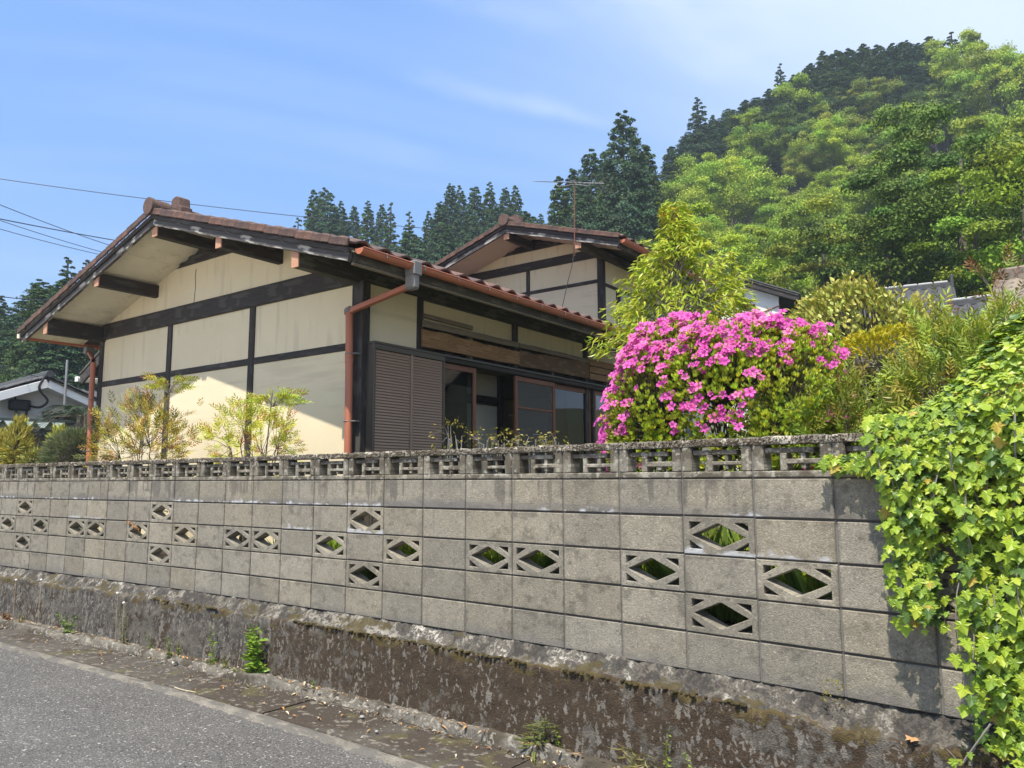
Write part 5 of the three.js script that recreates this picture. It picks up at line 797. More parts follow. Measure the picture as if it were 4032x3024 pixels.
{ // yellow-green slender tree behind it
  const o = thing('garden_tree', 'slender yellow-green tree with narrow drooping leaves in front of the rear wing', 'tree'), B = V(-0.30, 0.8, -3.2), r = rng(88), L = [], K = [], W = [];
  W.push(limb([B, V(-0.33, 2, -3.2), V(-0.38, 3.2, -3.18), V(-0.44, 4.35, -3.2)], [0.05, 0.04, 0.025, 0.006], 7));
  const leaf = lam(4, 0.025, 0.10, 0.006, 0.8);
  for (let k = 0; k < 330; k++) {
    const t = Math.pow((k + r()) / 330, 0.72), y = 4.40 - 1.95 * t, R = (0.05 + 0.80 * smoothstep(t, 0.02, 0.70) * (1 - 0.35 * smoothstep(t, 0.8, 1))) * (0.35 + 0.75 * Math.sqrt(r())) * (0.62 + 0.76 * fbm(k * 0.37, t * 6, 2)), a = r() * 6.283;
    const e = V(-0.44 + Math.cos(a) * R + 0.16 * t, y + 0.12 * (r() - 0.3), -3.2 + Math.sin(a) * R * 0.9), h = V(-0.40, y - 0.25 * R - 0.12, -3.2), m = h.clone().lerp(e, 0.65).add(V(0, 0.07, 0));
    W.push(limb([h, m, e], [0.008, 0.004, 0.0015], 4));
    const gold = r() < 0.07;
    for (let i = 0; i < 26; i++) { const f = Math.pow(r(), 0.7), p = m.clone().lerp(e, f), d = V(Math.cos(a) + (r() - 0.5) * 2.4, -0.5 - 0.9 * r() + (i < 5 ? 1.0 : 0), Math.sin(a) + (r() - 0.5) * 2.4); p.add(V((r() - 0.5) * 0.15, (r() - 0.5) * 0.13, (r() - 0.5) * 0.15)); L.push(M4(p, aim(d, r() * 6), 0.6 + 0.5 * r())); K.push(leafTint(r, gold ? [0.54, 0.45, 0.06] : [0.42, 0.50, 0.045], 0.45, 0.4)); }
  }
  part('trunk', W, barkPale, o); copies('leaves', leaf, gleaf(0.45, 0.38), L, o, K);
}
const oval = lam(3, 0.036, 0.062, 0.004, 0.85);
const leafBush = (name, label, c, rx, ry, rz, n, seed, base, leafGeo, tint, per, opt = {}) => {
  const o = thing(name, label, opt.cat || 'shrub'), L = [], K = [];
  bush(o, c, rx, ry, rz, n, seed, opt.bark || bark, (e, d, r, nn, m) => { for (let i = 0; i < per; i++) { const p = e.clone().lerp(m, r() * (opt.depth || 0.45)).add(V((r() - 0.5) * 0.06, (r() - 0.5) * 0.06, (r() - 0.5) * 0.06)); L.push(M4(p, aim(d.clone().add(V((r() - 0.5) * 1.6, (opt.lift ?? 0.3) + (r() - 0.5) * 0.9, (r() - 0.5) * 1.6)), r() * 6), (opt.size || 1) * (0.7 + 0.6 * r()))); K.push(leafTint(r, typeof tint === 'function' ? tint(nn, r) : tint, 0.5, 0.35)); } }, { base, ...opt });
  copies('leaves', leafGeo, gleaf(opt.trans ?? 0.4, opt.rough ?? 0.4), L, o, K); return o;
};
leafBush('camellia', 'rounded shrub with pale oval leaves right of the azalea blossom', V(0.98, 2.35, -4.0), 1.02, 1.10, 0.8, 3400, 91, V(0.95, 0.9, -4), oval, [0.45, 0.47, 0.11], 5, { size: 0.85, rough: 0.32, lift: -0.1, rag: 0.24 });
leafBush('camellia', 'darker leafy shrub low between the azalea and the grey roofs', V(1.95, 1.95, -3.6), 0.75, 0.8, 0.6, 800, 92, V(1.9, 0.9, -3.6), oval, [0.19, 0.25, 0.05], 5, {});
leafBush('clipped_shrub', 'flat-topped shrub with bright yellow new leaves over bare twigs', V(1.80, 2.36, -2.2), 0.50, 0.27, 0.42, 900, 93, V(1.72, 0.9, -2.2), lam(3, 0.017, 0.034, 0.003), (n) => (n.y > 0.1 ? [0.52, 0.49, 0.03] : [0.26, 0.24, 0.06]), 6, { stems: 16, thick: 0.007, low: -0.35, bark: barkPale, trans: 0.45 });
const needle = lam(3, 0.011, 0.042, 0.002, 0.8);
const spray = (() => { const L = []; for (let i = 0; i < 9; i++) { const s = i === 8 ? 0 : i % 2 ? 1 : -1, g = needle.clone(); g.rotateZ(-s * (0.75 + 0.1 * (i % 3))); g.rotateX(0.25 * ((i % 3) - 1)); g.translate(0, 0.012 + i * 0.011, 0); L.push(g); } return merge(L); })();
// heavenly bamboo: upright canes with feathery sprays
const nandina = (label, c, rx, ry, rz, n, seed, base, tint, opt = {}) => leafBush('nandina', label, c, rx, ry, rz, n, seed, base, spray, tint, opt.per || 3, { stems: 10, thick: 0.008, lift: 0.25, depth: 0.75, trans: 0.45, cat: 'shrub', rag: 0.62, reach: 1.12, ...opt });
nandina('wide feathery shrub, yellow and rust, in front of the left end of the gable', V(-5.78, 1.80, -0.32), 0.72, 0.66, 0.40, 360, 94, V(-5.8, 0.8, -0.32), (n, r) => (r() < 0.17 ? [0.42, 0.24, 0.08] : r() < 0.3 ? [0.17, 0.18, 0.06] : [0.50, 0.46, 0.06]), { per: 3 });
nandina('airy feathery shrub with bare stems before the middle of the gable', V(-3.62, 1.84, -0.42), 0.62, 0.48, 0.36, 200, 95, V(-3.7, 0.8, -0.42), (n, r) => (r() < 0.12 ? [0.45, 0.20, 0.08] : [0.50, 0.54, 0.07]), { per: 3, reach: 1 });
{ // single canes that rise above the two shrubs
  const top = (label, pts, e, seed, tint) => { const o = thing('nandina', label, 'shrub'), r = rng(seed), L = [], K = []; part('cane', limb(pts.map((p) => V(...p)), pts.map((_, i) => 0.010 - 0.002 * i), 5), barkPale, o); const W = []; for (let k = 0; k < 26; k++) { const a = r() * 6.28, R = (0.06 + 0.20 * r()), p = V(e[0] + Math.cos(a) * R, e[1] + (r() - 0.35) * 0.16 - R * 0.15, e[2] + Math.sin(a) * R * 0.8); W.push(limb([V(e[0], e[1] - 0.12, e[2]), p], [0.003, 0.002], 4)); for (let i = 0; i < 3; i++) { L.push(M4(p.clone().add(V((r() - 0.5) * 0.05, (r() - 0.5) * 0.04, (r() - 0.5) * 0.05)), aim(V(Math.cos(a) + r() - 0.5, 0.2 * (r() - 0.5), Math.sin(a) + r() - 0.5), r() * 6), 0.8 + 0.5 * r())); K.push(leafTint(r, r() < 0.12 ? [0.35, 0.12, 0.06] : tint, 0.4, 0.3)); } } part('twigs', W, barkPale, o); copies('leaves', spray, gleaf(0.45), L, o, K); };
  top('tall cane with a flat tuft of green leaves at the left dark post', [[-5.45, 0.8, -0.45], [-5.40, 1.7, -0.45], [-5.35, 2.60, -0.42]], [-5.36, 2.66, -0.42], 301, [0.46, 0.50, 0.05]);
  top('cane with a green tuft up against the middle dark post', [[-3.60, 0.8, -0.55], [-3.62, 1.6, -0.55], [-3.48, 2.42, -0.52]], [-3.46, 2.40, -0.52], 302, [0.44, 0.52, 0.05]);
}
nandina('feathery olive and gold shrub between the clipped shrub and the ivy', V(2.42, 1.86, -1.1), 0.44, 0.58, 0.36, 600, 96, V(2.25, 0.8, -1.1), (n, r) => (r() < 0.18 ? [0.38, 0.34, 0.06] : r() < 0.60 ? [0.26, 0.36, 0.06] : [0.40, 0.48, 0.06]), { per: 3 });
nandina('low feathery shrub under the right side of the azalea', V(1.66, 1.72, -1.0), 0.42, 0.36, 0.30, 420, 97, V(1.6, 0.8, -0.7), (n, r) => (r() < 0.2 ? [0.33, 0.30, 0.06] : [0.30, 0.40, 0.06]), { per: 3 });
nandina('tall sparse shrub with rust-red sprigs before the brown shed roof', V(2.45, 2.60, -2.4), 0.42, 0.50, 0.3, 34, 98, V(2.4, 0.8, -2.4), (n, r) => (r() < 0.6 ? [0.36, 0.16, 0.07] : [0.20, 0.20, 0.05]), { per: 2 });
{ // fan of palm fronds behind
  const o = thing('palm', 'small palm with stiff fronds between the shrubs and the grey roofs', 'palm'), r = rng(130), L = [], K = [], W = [], c = V(1.85, 2.45, -4.6), bl = lam(3, 0.022, 0.34, 0.004, 0.6); part('trunk', limb([V(1.85, 0.9, -4.6), c], [0.09, 0.08], 8), bark, o);
  for (let k = 0; k < 15; k++) { const a = k * 0.42 + 0.2 * r(), d = V(Math.cos(a), 0.25 + 0.7 * r(), Math.sin(a)).normalize(), e = c.clone().addScaledVector(d, 0.55); W.push(limb([c, e], [0.009, 0.005], 4)); for (let i = -5; i <= 5; i++) { const s = V(-d.z, 0, d.x).multiplyScalar(i * 0.2); L.push(M4(e, aim(d.clone().add(s), r()), 1)); K.push(leafTint(r, [0.12, 0.17, 0.03], 0.4)); } }
  part('stalks', W, bark, o); copies('frond_blades', bl, gleaf(0.3), L, o, K);
}
{ // left corner: bamboo-like bushes and dark conifer-like shrub beyond the wall
  const blade = lam(3, 0.024, 0.12, 0.006, 0.6);
  const tuft = (label, u, v, dep, rx, h, n, seed, tint, per = 5) => { const c = at(u, v, dep); return leafBush('bamboo_shrub', label, V(c.x, c.y - h, c.z), rx, h, rx, n, seed, V(c.x, 0.7, c.z), blade, tint, per, { lift: 0.6, depth: 0.5, rough: 0.5, thick: 0.014, stems: 6 }); };
  tuft('upright pillar of yellow bamboo-like leaves before the corrugated fence', 80, 1655, 13.5, 0.19, 0.60, 420, 141, [0.46, 0.44, 0.10]);
  tuft('yellow bamboo-like shrub cut by the left edge', -8, 1700, 13.5, 0.17, 0.50, 260, 142, [0.46, 0.44, 0.10]);
  tuft('young pointed shrub right of the yellow pillar', 236, 1690, 13, 0.14, 0.36, 120, 143, [0.40, 0.42, 0.09], 4);
  tuft('low rounded yellow-green shrub at the foot of the yellow pillar', 140, 1785, 13, 0.16, 0.20, 140, 144, [0.32, 0.33, 0.08]);
  const c = at(300, 1800, 12.2); leafBush('conifer_shrub', 'soft grey-green shrub between the bamboo and the left downpipe', V(c.x, c.y, c.z), 0.50, 0.38, 0.45, 800, 145, V(c.x, 0.7, c.z), lam(2, 0.012, 0.12, 0.004, 0.6), [0.15, 0.185, 0.08], 8, { lift: 0.6, rough: 0.8 });
  const d = at(330, 1640, 14.5), o = thing('cycad', 'dark green cycad with drooping fronds by the left downpipe', 'palm'), r = rng(150), L = [], K = [], W = [], nb = lam(2, 0.022, 0.24, 0.003, 0.6);
  part('trunk', limb([V(d.x, 0.7, d.z), d], [0.14, 0.12], 8), bark, o);
  for (let k = 0; k < 26; k++) { const a = k * 2.4, up = 0.2 + 0.8 * r(), P = (f) => V(d.x + Math.cos(a) * f * 1.0, d.y + up * f * 0.8 - f * f * 0.75, d.z + Math.sin(a) * f * 1.0); W.push(limb([P(0), P(0.5), P(1)], [0.006, 0.005, 0.003], 4)); for (let i = 2; i < 22; i++) for (const s of [-1, 1]) { const f = i / 22; L.push(M4(P(f), aim(V(-Math.sin(a) * s + Math.cos(a) * 0.6, -0.05, Math.cos(a) * s + Math.sin(a) * 0.6), 0.3), 1 - 0.5 * f)); K.push(leafTint(r, [0.06, 0.10, 0.055], 0.4)); } }
  part('stalks', W, bark, o); copies('frond_leaflets', nb, gleaf(0.2, 0.5), L, o, K);
}
{ // low twiggy plants peeping over the wall before the sliding doors
  const r = rng(160); [[1790, 1720, 0.26, 'twiggy sprig with pale stem before the left glass door'], [1905, 1735, 0.20, 'low yellow-green sprig left of the screen door'], [1990, 1735, 0.16, 'small sprig below the left edge of the screen door'], [2075, 1740, 0.18, 'small yellow-green sprig below the screen door'], [2175, 1735, 0.12, 'lone short sprig below the curtained door']].forEach(([u, v, s, label], k) => { const d0 = at(u, v, 1).sub(EYE), t = (-0.45 - EYE.z) / d0.z, c = EYE.clone().addScaledVector(d0, t); leafBush('sprig', label, V(c.x, c.y - 0.02, c.z), s * 0.9, s * 0.55, s * 0.5, 24, 161 + k, V(c.x, 0.8, c.z), lam(2, 0.014, 0.028, 0.002), [0.34, 0.31, 0.05], 4, { cat: 'plant', bark: barkPale, stems: 7, thick: 0.005, depth: 0.8 }); });
}
{ // grass of the yard, strap-leaved clumps behind the openings
  const r = rng(170), g = lam(3, 0.008, 0.26, 0.02, 0.45), L = [], K = []; for (let i = 0; i < 26000; i++) { const x = -3 + 7.5 * r(), z = zw(x) - 0.42 - 2.6 * Math.pow(r(), 1.8), y = groundY(x, z); L.push(M4(V(x, y, z), aim(V((r() - 0.5) * 1.1, 1, (r() - 0.5) * 1.1), r() * 6), 0.6 + 0.9 * r())); K.push(leafTint(r, [0.34, 0.46, 0.06], 0.5)); }
  for (let i = 0; i < 5200; i++) { const x = -1.6 + 4.2 * r(), z = zw(x) - 0.44 - 0.34 * r(); L.push(M4(V(x, groundY(x, z), z), aim(V((r() - 0.5) * 0.7, 1, (r() - 0.5) * 0.7), r() * 6), 1.1 + 0.9 * r())); K.push(leafTint(r, [0.40, 0.50, 0.06], 0.5)); }
  tag(copies('grass', g, gleaf(0.4, 0.6), L, null, K), 'bright green grass of the yard seen through the wall openings', 'grass');
  const s = lam(5, 0.026, 0.46, 0.06, 0.45); [[0.35, 'strap-leaved clump behind the right one of the paired diamond openings'], [1.05, 'dark strap-leaved clump behind the diamond opening right of the pair'], [1.72, 'strap-leaved clump behind the diamond opening nearest the ivy'], [0.1, 'pale strap-leaved clump behind the left one of the paired diamond openings'], [1.25, 'broad-leaved clump behind the uppermost right diamond opening']].forEach(([x, label], k) => { const o = thing('lily_clump', label, 'plant'), z = zw(x) - 0.42 - 0.1 * r(), q = [], kk = []; for (let i = 0; i < 34; i++) { q.push(M4(V(x + (r() - 0.5) * 0.3, 0.8, z + (r() - 0.5) * 0.2), aim(V((r() - 0.5) * 1.3, 1, (r() - 0.5) * 1.1), r() * 6), 0.8 + 0.5 * r())); kk.push(leafTint(r, [0.26, 0.38, 0.07], 0.5)); } copies('blades', s, gleaf(0.35, 0.45), q, o, kk); });
}

// ------------------------------------------------------------------ ivy over the right end of the wall
const ivyLeaf = (seed) => { // five-lobed leaf, stalk end at the origin, tip along +y, raised between the veins
  const r = rng(seed), j = () => 1 + (r() - 0.5) * 0.12, O = [[0, 0.02], [0.20, -0.10], [0.42, -0.02], [0.30, 0.16], [0.66 * j(), 0.34], [0.36, 0.44], [0.26, 0.62], [0, 1.05 * j()], [-0.26, 0.62], [-0.36, 0.44], [-0.66 * j(), 0.34], [-0.30, 0.16], [-0.42, -0.02], [-0.20, -0.10]], pos = [], c = [0, 0.26, 0.03];
  const H = (p, i) => [p[0], p[1], (i % 2 ? 0.055 : -0.035) - 0.16 * p[1] * p[1] + 0.1 * p[1] - 0.10 * Math.abs(p[0])];
  for (let i = 0; i < O.length; i++) { const a = H(O[i], i), b = H(O[(i + 1) % O.length], i + 1); pos.push(...c, ...b, ...a); }
  return geo(pos);
};
{
  const o = thing('ivy', 'mass of bright green ivy spilling over the right end of the wall', 'climbing plant'), r = rng(200), leaves = [ivyLeaf(1), ivyLeaf(2), ivyLeaf(3)];
  const tone = [[0.310, 0.430, 0.032], [0.215, 0.335, 0.032], [0.410, 0.500, 0.045], [0.090, 0.170, 0.030], [0.44, 0.34, 0.05]].map((c) => new THREE.MeshPhysicalMaterial({ color: RGB(...c), roughness: 0.42, specularIntensity: 0.6, transmission: 0.38, thickness: 0, side: THREE.DoubleSide }));
  const all = [], W = [];
  const leafAt = (p, n, size) => { const t = r(), m = t < 0.36 ? 0 : t < 0.66 ? 1 : t < 0.84 ? 2 : t < 0.975 ? 3 : 4; const down = V((r() - 0.5) * 0.9, -1, (r() - 0.5) * 0.6); const z = n.clone().add(V((r() - 0.5) * 0.9, (r() - 0.3) * 0.8, (r() - 0.5) * 0.9)).normalize(), y = down.addScaledVector(z, -down.dot(z)).normalize(), x = y.clone().cross(z); all.push([p, new THREE.Quaternion().setFromRotationMatrix(new THREE.Matrix4().makeBasis(x, y, z)), size, m, Math.floor(r() * 3)]); };
  // hanging strands: start along the wall top, length, how far they stand off
  const face = (x, off) => { const s = zs(x), k = Math.sqrt(1 + s * s); return V(x - off * s / k, 0, zw(x) + off / k); }, outN = (x) => { const s = zs(x), k = Math.sqrt(1 + s * s); return V(-s / k, 0, 1 / k); };
  const low = (x) => { // lower edge of the curtain along the wall
    const K = [[2.18, 1.62], [2.26, 1.45], [2.30, 1.08], [2.32, 0.92], [2.42, 0.98], [2.45, 1.40], [2.53, 1.30], [2.57, 0.90], [2.62, 0.48], [2.70, 0.30], [2.85, 0.10], [3.6, 0.2]]; let i = 0; while (i < K.length - 2 && K[i + 1][0] < x) i++; return lerp(K[i][1], K[i + 1][1], clamp((x - K[i][0]) / (K[i + 1][0] - K[i][0]), 0, 1)); };
  for (let s = 0; s < 150; s++) {
    const x0 = 2.23 + 1.35 * Math.pow(s / 150, 1.15) + (r() - 0.5) * 0.05, off0 = 0.05 + 0.16 * r(), end = low(x0) + 0.10 * (r() - 0.3), pts = [], y0 = 1.80; let x = x0;
    for (let y = y0, i = 0; y > end; y -= 0.07, i++) { x += (r() - 0.5) * 0.022; const off = off0 * (0.7 + 0.3 * Math.sin(i * 0.7 + s)) + 0.02, p = face(x, off); p.y = y; pts.push(p); }
    if (pts.length < 2) continue;
    if (s % 2 === 0) W.push(limb(pts, pts.map((_, i) => 0.0035 - 0.002 * i / pts.length), 4));
    pts.forEach((p, i) => { const n = outN(p.x); const k = i > pts.length - 3 ? 1.4 : 1; for (let q = 0; q < 2.1 * k; q++) leafAt(p.clone().add(V((r() - 0.5) * 0.07, (r() - 0.5) * 0.07, (r() - 0.5) * 0.04)), n.clone().add(V(-0.15, 0.35, 0)), 0.026 + 0.032 * r()); });
  }
  // mound over the top, rising to the right
  const mound = (x) => 1.76 + 0.06 + 0.52 * smoothstep(x, 2.26, 3.0) + 0.25 * smoothstep(x, 2.9, 4.2);
  for (let i = 0; i < 5200; i++) { const x = 2.25 + 1.8 * Math.pow(r(), 0.8), a = (r() * 1.25 - 0.25) * Math.PI * 0.5, hgt = mound(x) - 1.66, th = 0.13 + 0.10 * fbm(x * 3, a * 2, 2) + 0.05 * clamp((x - 2.2), 0, 1), q = 0.82 + 0.25 * fbm(x * 7 + 3, a * 4, 3) + 0.06 * r(); const s = outN(x), p = face(x, -0.05 + Math.cos(a) * th * q * 1.15), n = V(s.x * Math.cos(a), Math.sin(a) + 0.2, s.z * Math.cos(a)).normalize(); p.y = 1.66 + Math.max(-0.1, Math.sin(a)) * hgt * q; leafAt(p, n, 0.028 + 0.034 * r()); }
  // spray reaching left along the pierced course, two loose shoots below
  for (let i = 0; i < 120; i++) { const x = 2.26 - 0.28 * Math.pow(r(), 1.4), p = face(x, 0.03 + 0.06 * r()); p.y = 1.625 + 0.05 * (r() - 0.5) - 0.05 * (x - 1.9) + 0.03 * r(); leafAt(p, outN(x), 0.034 + 0.022 * r()); }
  for (const [x0, y0, x1, y1] of [[2.62, 0.62, 2.40, 0.40], [2.56, 0.52, 2.47, 0.505]]) { const a = face(x0, 0.2), b = face(x1, 0.24); a.y = y0; b.y = y1; const m = a.clone().lerp(b, 0.5); m.y -= 0.06; W.push(limb([a, m, b], [0.004, 0.003, 0.002], 5)); for (let i = 0; i < 9; i++) { const p = a.clone().lerp(b, 0.2 + 0.8 * r()); p.y -= 0.04; leafAt(p, outN(p.x), 0.024 + 0.012 * r()); } }
  part('stems', W, barkPale, o);
  const shows = all.filter((l) => l[0].x < 2.95), hid = all.filter((l) => l[0].x >= 2.95); shows.sort((a, b) => a[0].distanceTo(EYE) / a[2] - b[0].distanceTo(EYE) / b[2]);
  const rest = {}; shows.concat(hid).forEach(([p, q, s, m, g], i) => { if (i < 300) { const l = part('leaf', leaves[g], tone[m], o); l.position.copy(p); l.quaternion.copy(q); l.scale.setScalar(s); } else (rest[m + '_' + g] ||= []).push(M4(p, q, s)); });
  for (const k of Object.keys(rest)) copies('leaves', leaves[+k[2]], tone[+k[0]], rest[k], o);
}
// ------------------------------------------------------------------ weeds, litter and moss along the street
{
  const along = (x, d, y) => { const s = zs(x), k = Math.sqrt(1 + s * s); return V(x - d * s / k, y, zw(x) + d / k); };
  const wl = lam(4, 0.034, 0.085, 0.006, 0.85), small = lam(2, 0.012, 0.022, 0.002, 0.85), grass = lam(3, 0.006, 0.13, 0.012, 0.5);
  const weed = (name, label, x, d, h, w, n, leafG, tint, seed, sc = 1, group) => { const o = thing(name, label, 'weed', [0, 0, 0], 0, group), r = rng(seed), L = [], K = [], W = [], b = along(x, d, 0.045); const ns = Math.max(1, Math.round(n / 14)); for (let s = 0; s < ns; s++) { const e = b.clone().add(V((r() - 0.5) * w, h * (0.6 + 0.45 * r()), (r() - 0.5) * w * 0.5 + 0.02)), q = b.clone().add(V((r() - 0.5) * w * 0.4, 0, (r() - 0.5) * 0.03)), m = q.clone().lerp(e, 0.5).add(V((r() - 0.5) * 0.03, 0, 0)); W.push(limb([q, m, e], [0.003, 0.0025, 0.0015], 4)); for (let i = 0; i < n / ns; i++) { const f = i / (n / ns), p = f < 0.5 ? q.clone().lerp(m, f * 2) : m.clone().lerp(e, f * 2 - 1), a = i * 2.4 + r(); L.push(M4(p, aim(V(Math.cos(a) + (r() - 0.5) * 0.6, 0.7 * (r() - 0.65), Math.sin(a) + 0.3 + (r() - 0.5) * 0.6), r() * 1.2 - 0.6), sc * (0.7 + 0.6 * r()) * (1.05 - 0.4 * f))); K.push(leafTint(r, tint, 0.4)); } } part('stems', W, std({ color: RGB(0.10, 0.15, 0.03) }), o); copies('leaves', leafG, gleaf(0.4, 0.45), L, o, K); return o; };
  weed('weed', 'tall bushy green weed growing against the mossy footing', -2.42, 0.18, 0.40, 0.20, 200, wl, [0.23, 0.37, 0.04], 501);
  weed('weed', 'thin upright weed on the footing left of the bushy one', -3.02, 0.17, 0.30, 0.06, 26, wl, [0.19, 0.27, 0.03], 502, 0.6);
  weed('weed', 'small round-leaved weed second to the left of the thin upright one', -3.62, 0.20, 0.16, 0.10, 44, small, [0.20, 0.28, 0.03], 503, 1.2);
  weed('weed', 'small yellow-flowered weed left of the thin upright one', -3.46, 0.20, 0.17, 0.09, 44, small, [0.25, 0.28, 0.03], 504, 1.2);
  weed('weed', 'pair of faint shoots at the footing left of the yellow-flowered weed', -3.92, 0.19, 0.17, 0.12, 30, small, [0.16, 0.22, 0.04], 505, 1.1);
  weed('weed', 'spreading green weed clump far along the kerb', -5.35, 0.22, 0.20, 0.26, 90, wl, [0.15, 0.22, 0.05], 506, 0.7);
  weed('weed', 'tiny tuft just right of the thin upright weed', -2.78, 0.21, 0.11, 0.09, 34, small, [0.25, 0.30, 0.04], 507, 1.1);
  weed('weed', 'tiny yellow-green sprout at the left of the bushy weed', -2.58, 0.24, 0.05, 0.07, 22, small, [0.26, 0.32, 0.03], 508, 1);
  weed('weed', 'little sprout on the dark moss right of the bushy weed', -1.68, 0.20, 0.10, 0.03, 14, small, [0.22, 0.30, 0.03], 509, 1.1);
  weed('weed', 'dry brownish weed standing at the footing left of centre', -4.42, 0.18, 0.34, 0.30, 60, small, [0.17, 0.13, 0.07], 510, 1.3);
  weed('weed', 'reddish weed at the far left of the kerb', -6.7, 0.22, 0.10, 0.22, 60, wl, [0.24, 0.11, 0.05], 511, 0.55);
  weed('weed', 'pale weed right beside the reddish one', -6.35, 0.24, 0.13, 0.2, 50, small, [0.25, 0.24, 0.07], 512, 1.2);
  weed('weed', 'grassy weed at the kerb in the bottom centre', 0.33, 0.2, 0.17, 0.24, 60, grass, [0.18, 0.20, 0.06], 513);
  weed('weed', 'thin upright shoot over the grassy weed at the bottom centre', 0.36, 0.16, 0.17, 0.03, 14, small, [0.22, 0.32, 0.03], 514, 1.3);
  weed('weed', 'second thin shoot right of the grassy weed', 0.46, 0.15, 0.17, 0.04, 14, small, [0.20, 0.30, 0.03], 515, 1.3);
  weed('weed', 'tall shoot with few leaves at the bottom edge', 1.16, 0.16, 0.28, 0.07, 24, small, [0.24, 0.32, 0.04], 516, 1.5);
  weed('weed', 'dry grass tuft at the bottom edge left of the tall shoot', 1.02, 0.2, 0.16, 0.22, 60, grass, [0.26, 0.24, 0.10], 517);
  weed('weed', 'small shoot at the bottom edge right of the tall shoot', 1.30, 0.17, 0.22, 0.05, 20, small, [0.24, 0.32, 0.04], 518, 1.4);
  { // yellow plant rooted in the lime at the foot of the blocks
    const o = thing('weed', 'pale yellow seedling in the lime under the blocks near the ivy', 'weed'), r = rng(530), L = [], K = []; for (let i = 0; i < 44; i++) { const p = along(1.98 + (r() - 0.5) * 0.13, 0.05 + 0.05 * r(), 0.545 + 0.10 * r()); L.push(M4(p, aim(V(r() - 0.5, r(), r()), r() * 6), 0.6 + 0.5 * r())); K.push(leafTint(r, [0.36, 0.34, 0.08], 0.3)); } copies('leaves', small, gleaf(0.4), L, o, K); }
  { const o = thing('weed', 'rust-coloured dry sprig hanging from a diamond opening far along the wall', 'weed'), r = rng(531), L = [], K = []; for (let i = 0; i < 60; i++) { const f = r(), p = along(-4.70 + 0.20 * f + 0.02 * (r() - 0.5), 0.02 + 0.05 * r() * (1 - f), 1.17 - 0.10 * f + 0.02 * (r() - 0.5)); L.push(M4(p, aim(V(0.8 * (r() - 0.3), -0.4, r()), r() * 6), 0.7 + 0.4 * r())); K.push(leafTint(r, [0.42, 0.22, 0.08], 0.3)); } copies('leaves', small, gleaf(0.4), L, o, K); }
  for (const [x, label, h] of [[-6.62, 'bare dandelion stalk with white head at the far left', 0.42], [-6.05, 'second dry stalk with white head at the far left', 0.46], [-4.52, 'tall dry stalk with pale head left of centre', 0.44], [-4.40, 'dry forked stalk beside the tall pale-headed one', 0.36]]) { const o = thing('dry_stalk', label, 'weed'), b = along(x, 0.2, 0.05), e = b.clone().add(V(-0.08, h, -0.03)); part('stalk', limb([b, b.clone().lerp(e, 0.5).add(V(0.02, 0, 0.01)), e], [0.003, 0.0025, 0.002], 4), std({ color: RGB(0.27, 0.20, 0.13) }), o); part('seed_head', new THREE.IcosahedronGeometry(0.013, 1).translate(e.x, e.y, e.z), std({ color: RGB(0.6, 0.59, 0.55) }), o); }
  // single leaves, a twig and a stone one can point at
  const dry = lam(3, 0.032, 0.075, 0.012, 0.8), tan = std({ color: RGB(0.40, 0.22, 0.10) }), straw = std({ color: RGB(0.50, 0.43, 0.28) });
  const lay = (name, label, g, m, x, d, y, turn, s) => { const q = part(name, g, m); q.position.copy(along(x, d, y)); q.quaternion.copy(Q(-1.45, turn, 0.1)); q.scale.setScalar(s); tag(q, label, name.includes('leaf') ? 'leaf' : name); };
  lay('fallen_leaf', 'orange fallen ivy leaf on the footing edge near the ivy', ivyLeaf(9), tan, 2.32, 0.115, 0.475, 0.8, 0.055);
  lay('fallen_leaf', 'long straw-coloured leaf on the kerb right of the bushy weed', lam(3, 0.02, 0.10, 0.01, 0.7), straw, -1.80, 0.19, 0.062, 1.0, 1);
  lay('fallen_leaf', 'long yellow leaf blade lying in the gutter at the bottom centre', lam(3, 0.012, 0.14, 0.006, 0.7), tan, -0.30, 0.26, 0.035, 1.2, 1);
  lay('fallen_leaf', 'pale curled leaf lying in the gutter below the thin upright weed', lam(3, 0.05, 0.08, 0.02, 0.8), std({ color: RGB(0.60, 0.58, 0.52) }), -3.35, 0.33, 0.03, 0.4, 1);
  const tw = part('twig', limb([along(-2.66, 0.715, 0.022), along(-2.52, 0.735, 0.028), along(-2.40, 0.70, 0.022)], [0.003, 0.003, 0.002], 5), straw); tag(tw, 'short pale twig lying on the edge strip of the road', 'twig');
  const st = part('stone', new THREE.DodecahedronGeometry(0.015, 1).scale(1.2, 0.7, 1), std({ color: RGB(0.26, 0.25, 0.24) })); st.position.copy(along(-0.98, 0.36, 0.014)); tag(st, 'grey stone lying in the gutter at the bottom centre', 'stone');
  const st2 = part('stone', new THREE.DodecahedronGeometry(0.011, 1).scale(1.1, 0.8, 1), std({ color: RGB(0.26, 0.25, 0.24) })); st2.position.copy(along(-0.68, 0.50, 0.012)); tag(st2, 'smaller grey stone out in the dark moss of the gutter slab', 'stone');
  // uncountable litter in the gutter, moss cushions on the edges
  const r = rng(540), L = [], K = [], G = [], GK = []; for (let i = 0; i < 700; i++) { const x = -8.2 + 10.4 * r(), d = 0.20 + 0.10 * Math.pow(r(), 1.4) + (r() < 0.25 ? 0.4 * r() : 0); L.push(M4(along(x, d, d < 0.24 ? 0.07 : 0.014), Q(-1.4 + 0.5 * (r() - 0.5), r() * 6, (r() - 0.5) * 0.6), 0.18 + 0.4 * r())); K.push(leafTint(r, r() < 0.3 ? [0.42, 0.24, 0.10] : r() < 0.5 ? [0.48, 0.42, 0.30] : [0.20, 0.13, 0.07], 0.4)); }
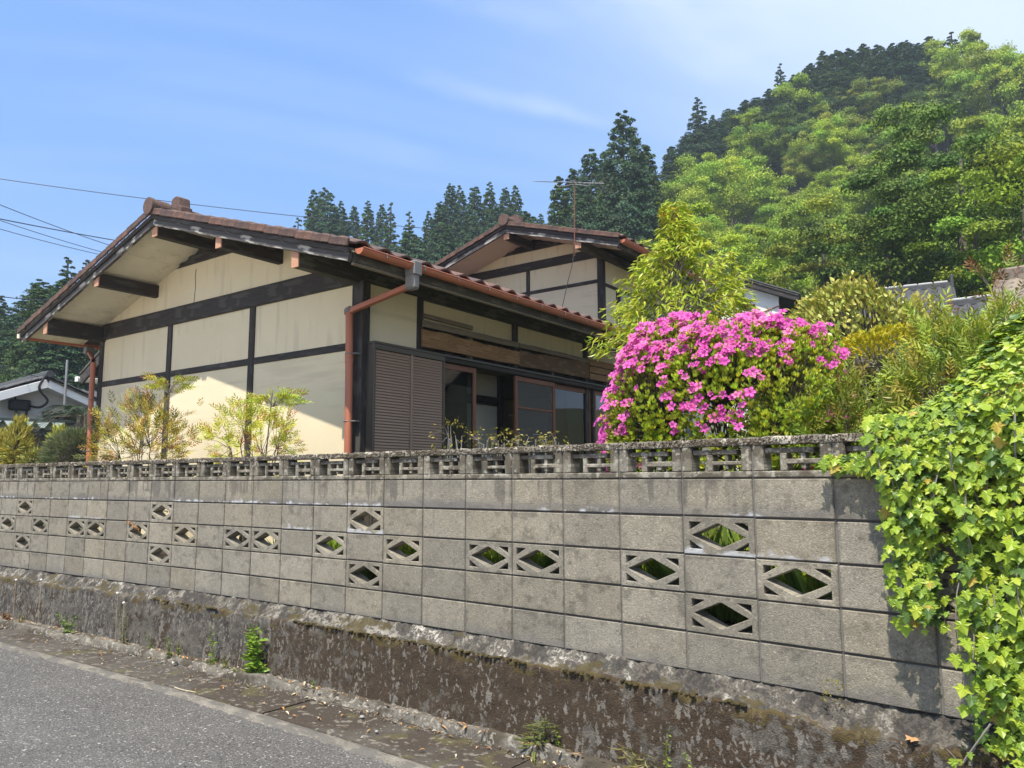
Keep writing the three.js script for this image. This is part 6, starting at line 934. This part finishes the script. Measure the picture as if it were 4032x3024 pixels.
  tag(copies('leaf_litter', dry, gleaf(0.1, 0.9), L, null, K), 'small dry leaves scattered along the gutter', 'litter');
  for (let i = 0; i < 900; i++) { const x = -8 + 10.2 * r(), d = 0.27 + 0.05 * r() + (r() < 0.2 ? 0.4 * r() : 0); const s = 0.0018 + 0.0045 * Math.pow(r(), 3); G.push(M4(along(x, d, 0.006 + s * 0.4), Q(r() * 6, r() * 6, r() * 6), V(s * 1.2, s * 0.8, s))); GK.push(leafTint(r, r() < 0.1 ? [0.45, 0.44, 0.4] : [0.20, 0.18, 0.155], 0.5)); }
  tag(copies('grit', new THREE.DodecahedronGeometry(1, 0), std({ roughness: 1 }), G, null, GK), 'grit and pebbles gathered in the gutter', 'gravel');
  const mo = [], mk = []; const cushion = new THREE.IcosahedronGeometry(1, 1); for (let i = 0; i < 620; i++) { const x = -4.5 + 7.2 * Math.pow(r(), 0.8); if (fbm(x * 1.6, 3, 3) < 0.46) continue; const s = 0.005 + 0.011 * r() * r(); mo.push(M4(along(x, 0.085 + 0.035 * r(), 0.478 - 0.012 * r()), Q(0, r() * 6, 0), V(s * 1.5, s * 0.8, s * 1.2))); mk.push(leafTint(r, [0.060, 0.047, 0.013], 0.6)); }
  tag(copies('moss', cushion, std({ roughness: 1, bumpMap: rough(3), bumpScale: 0.004 }), mo, null, mk), 'brown-green moss cushions along the edge of the footing', 'moss');
  const cm = [], ck = []; for (let i = 0; i < 9000; i++) { const x = -8.6 + 11.6 * r(), s = 0.0022 + 0.0035 * r() * r(), d = r() < 0.55 ? 0.005 : -0.1 * r(); cm.push(M4(along(x, d, d > 0 ? L0 + 0.168 + 0.036 * r() : L0 + 0.2), Q(0, r() * 6, 0), V(s * 1.4, s, s))); ck.push(leafTint(r, r() < 0.35 ? [0.22, 0.20, 0.16] : [0.075, 0.058, 0.038], 0.5)); }
  tag(copies('lichen', cushion.clone(), std({ roughness: 1 }), cm, null, ck), 'crust of lichen and moss on the wall coping', 'moss');
}
renderer.render(scene, camera);
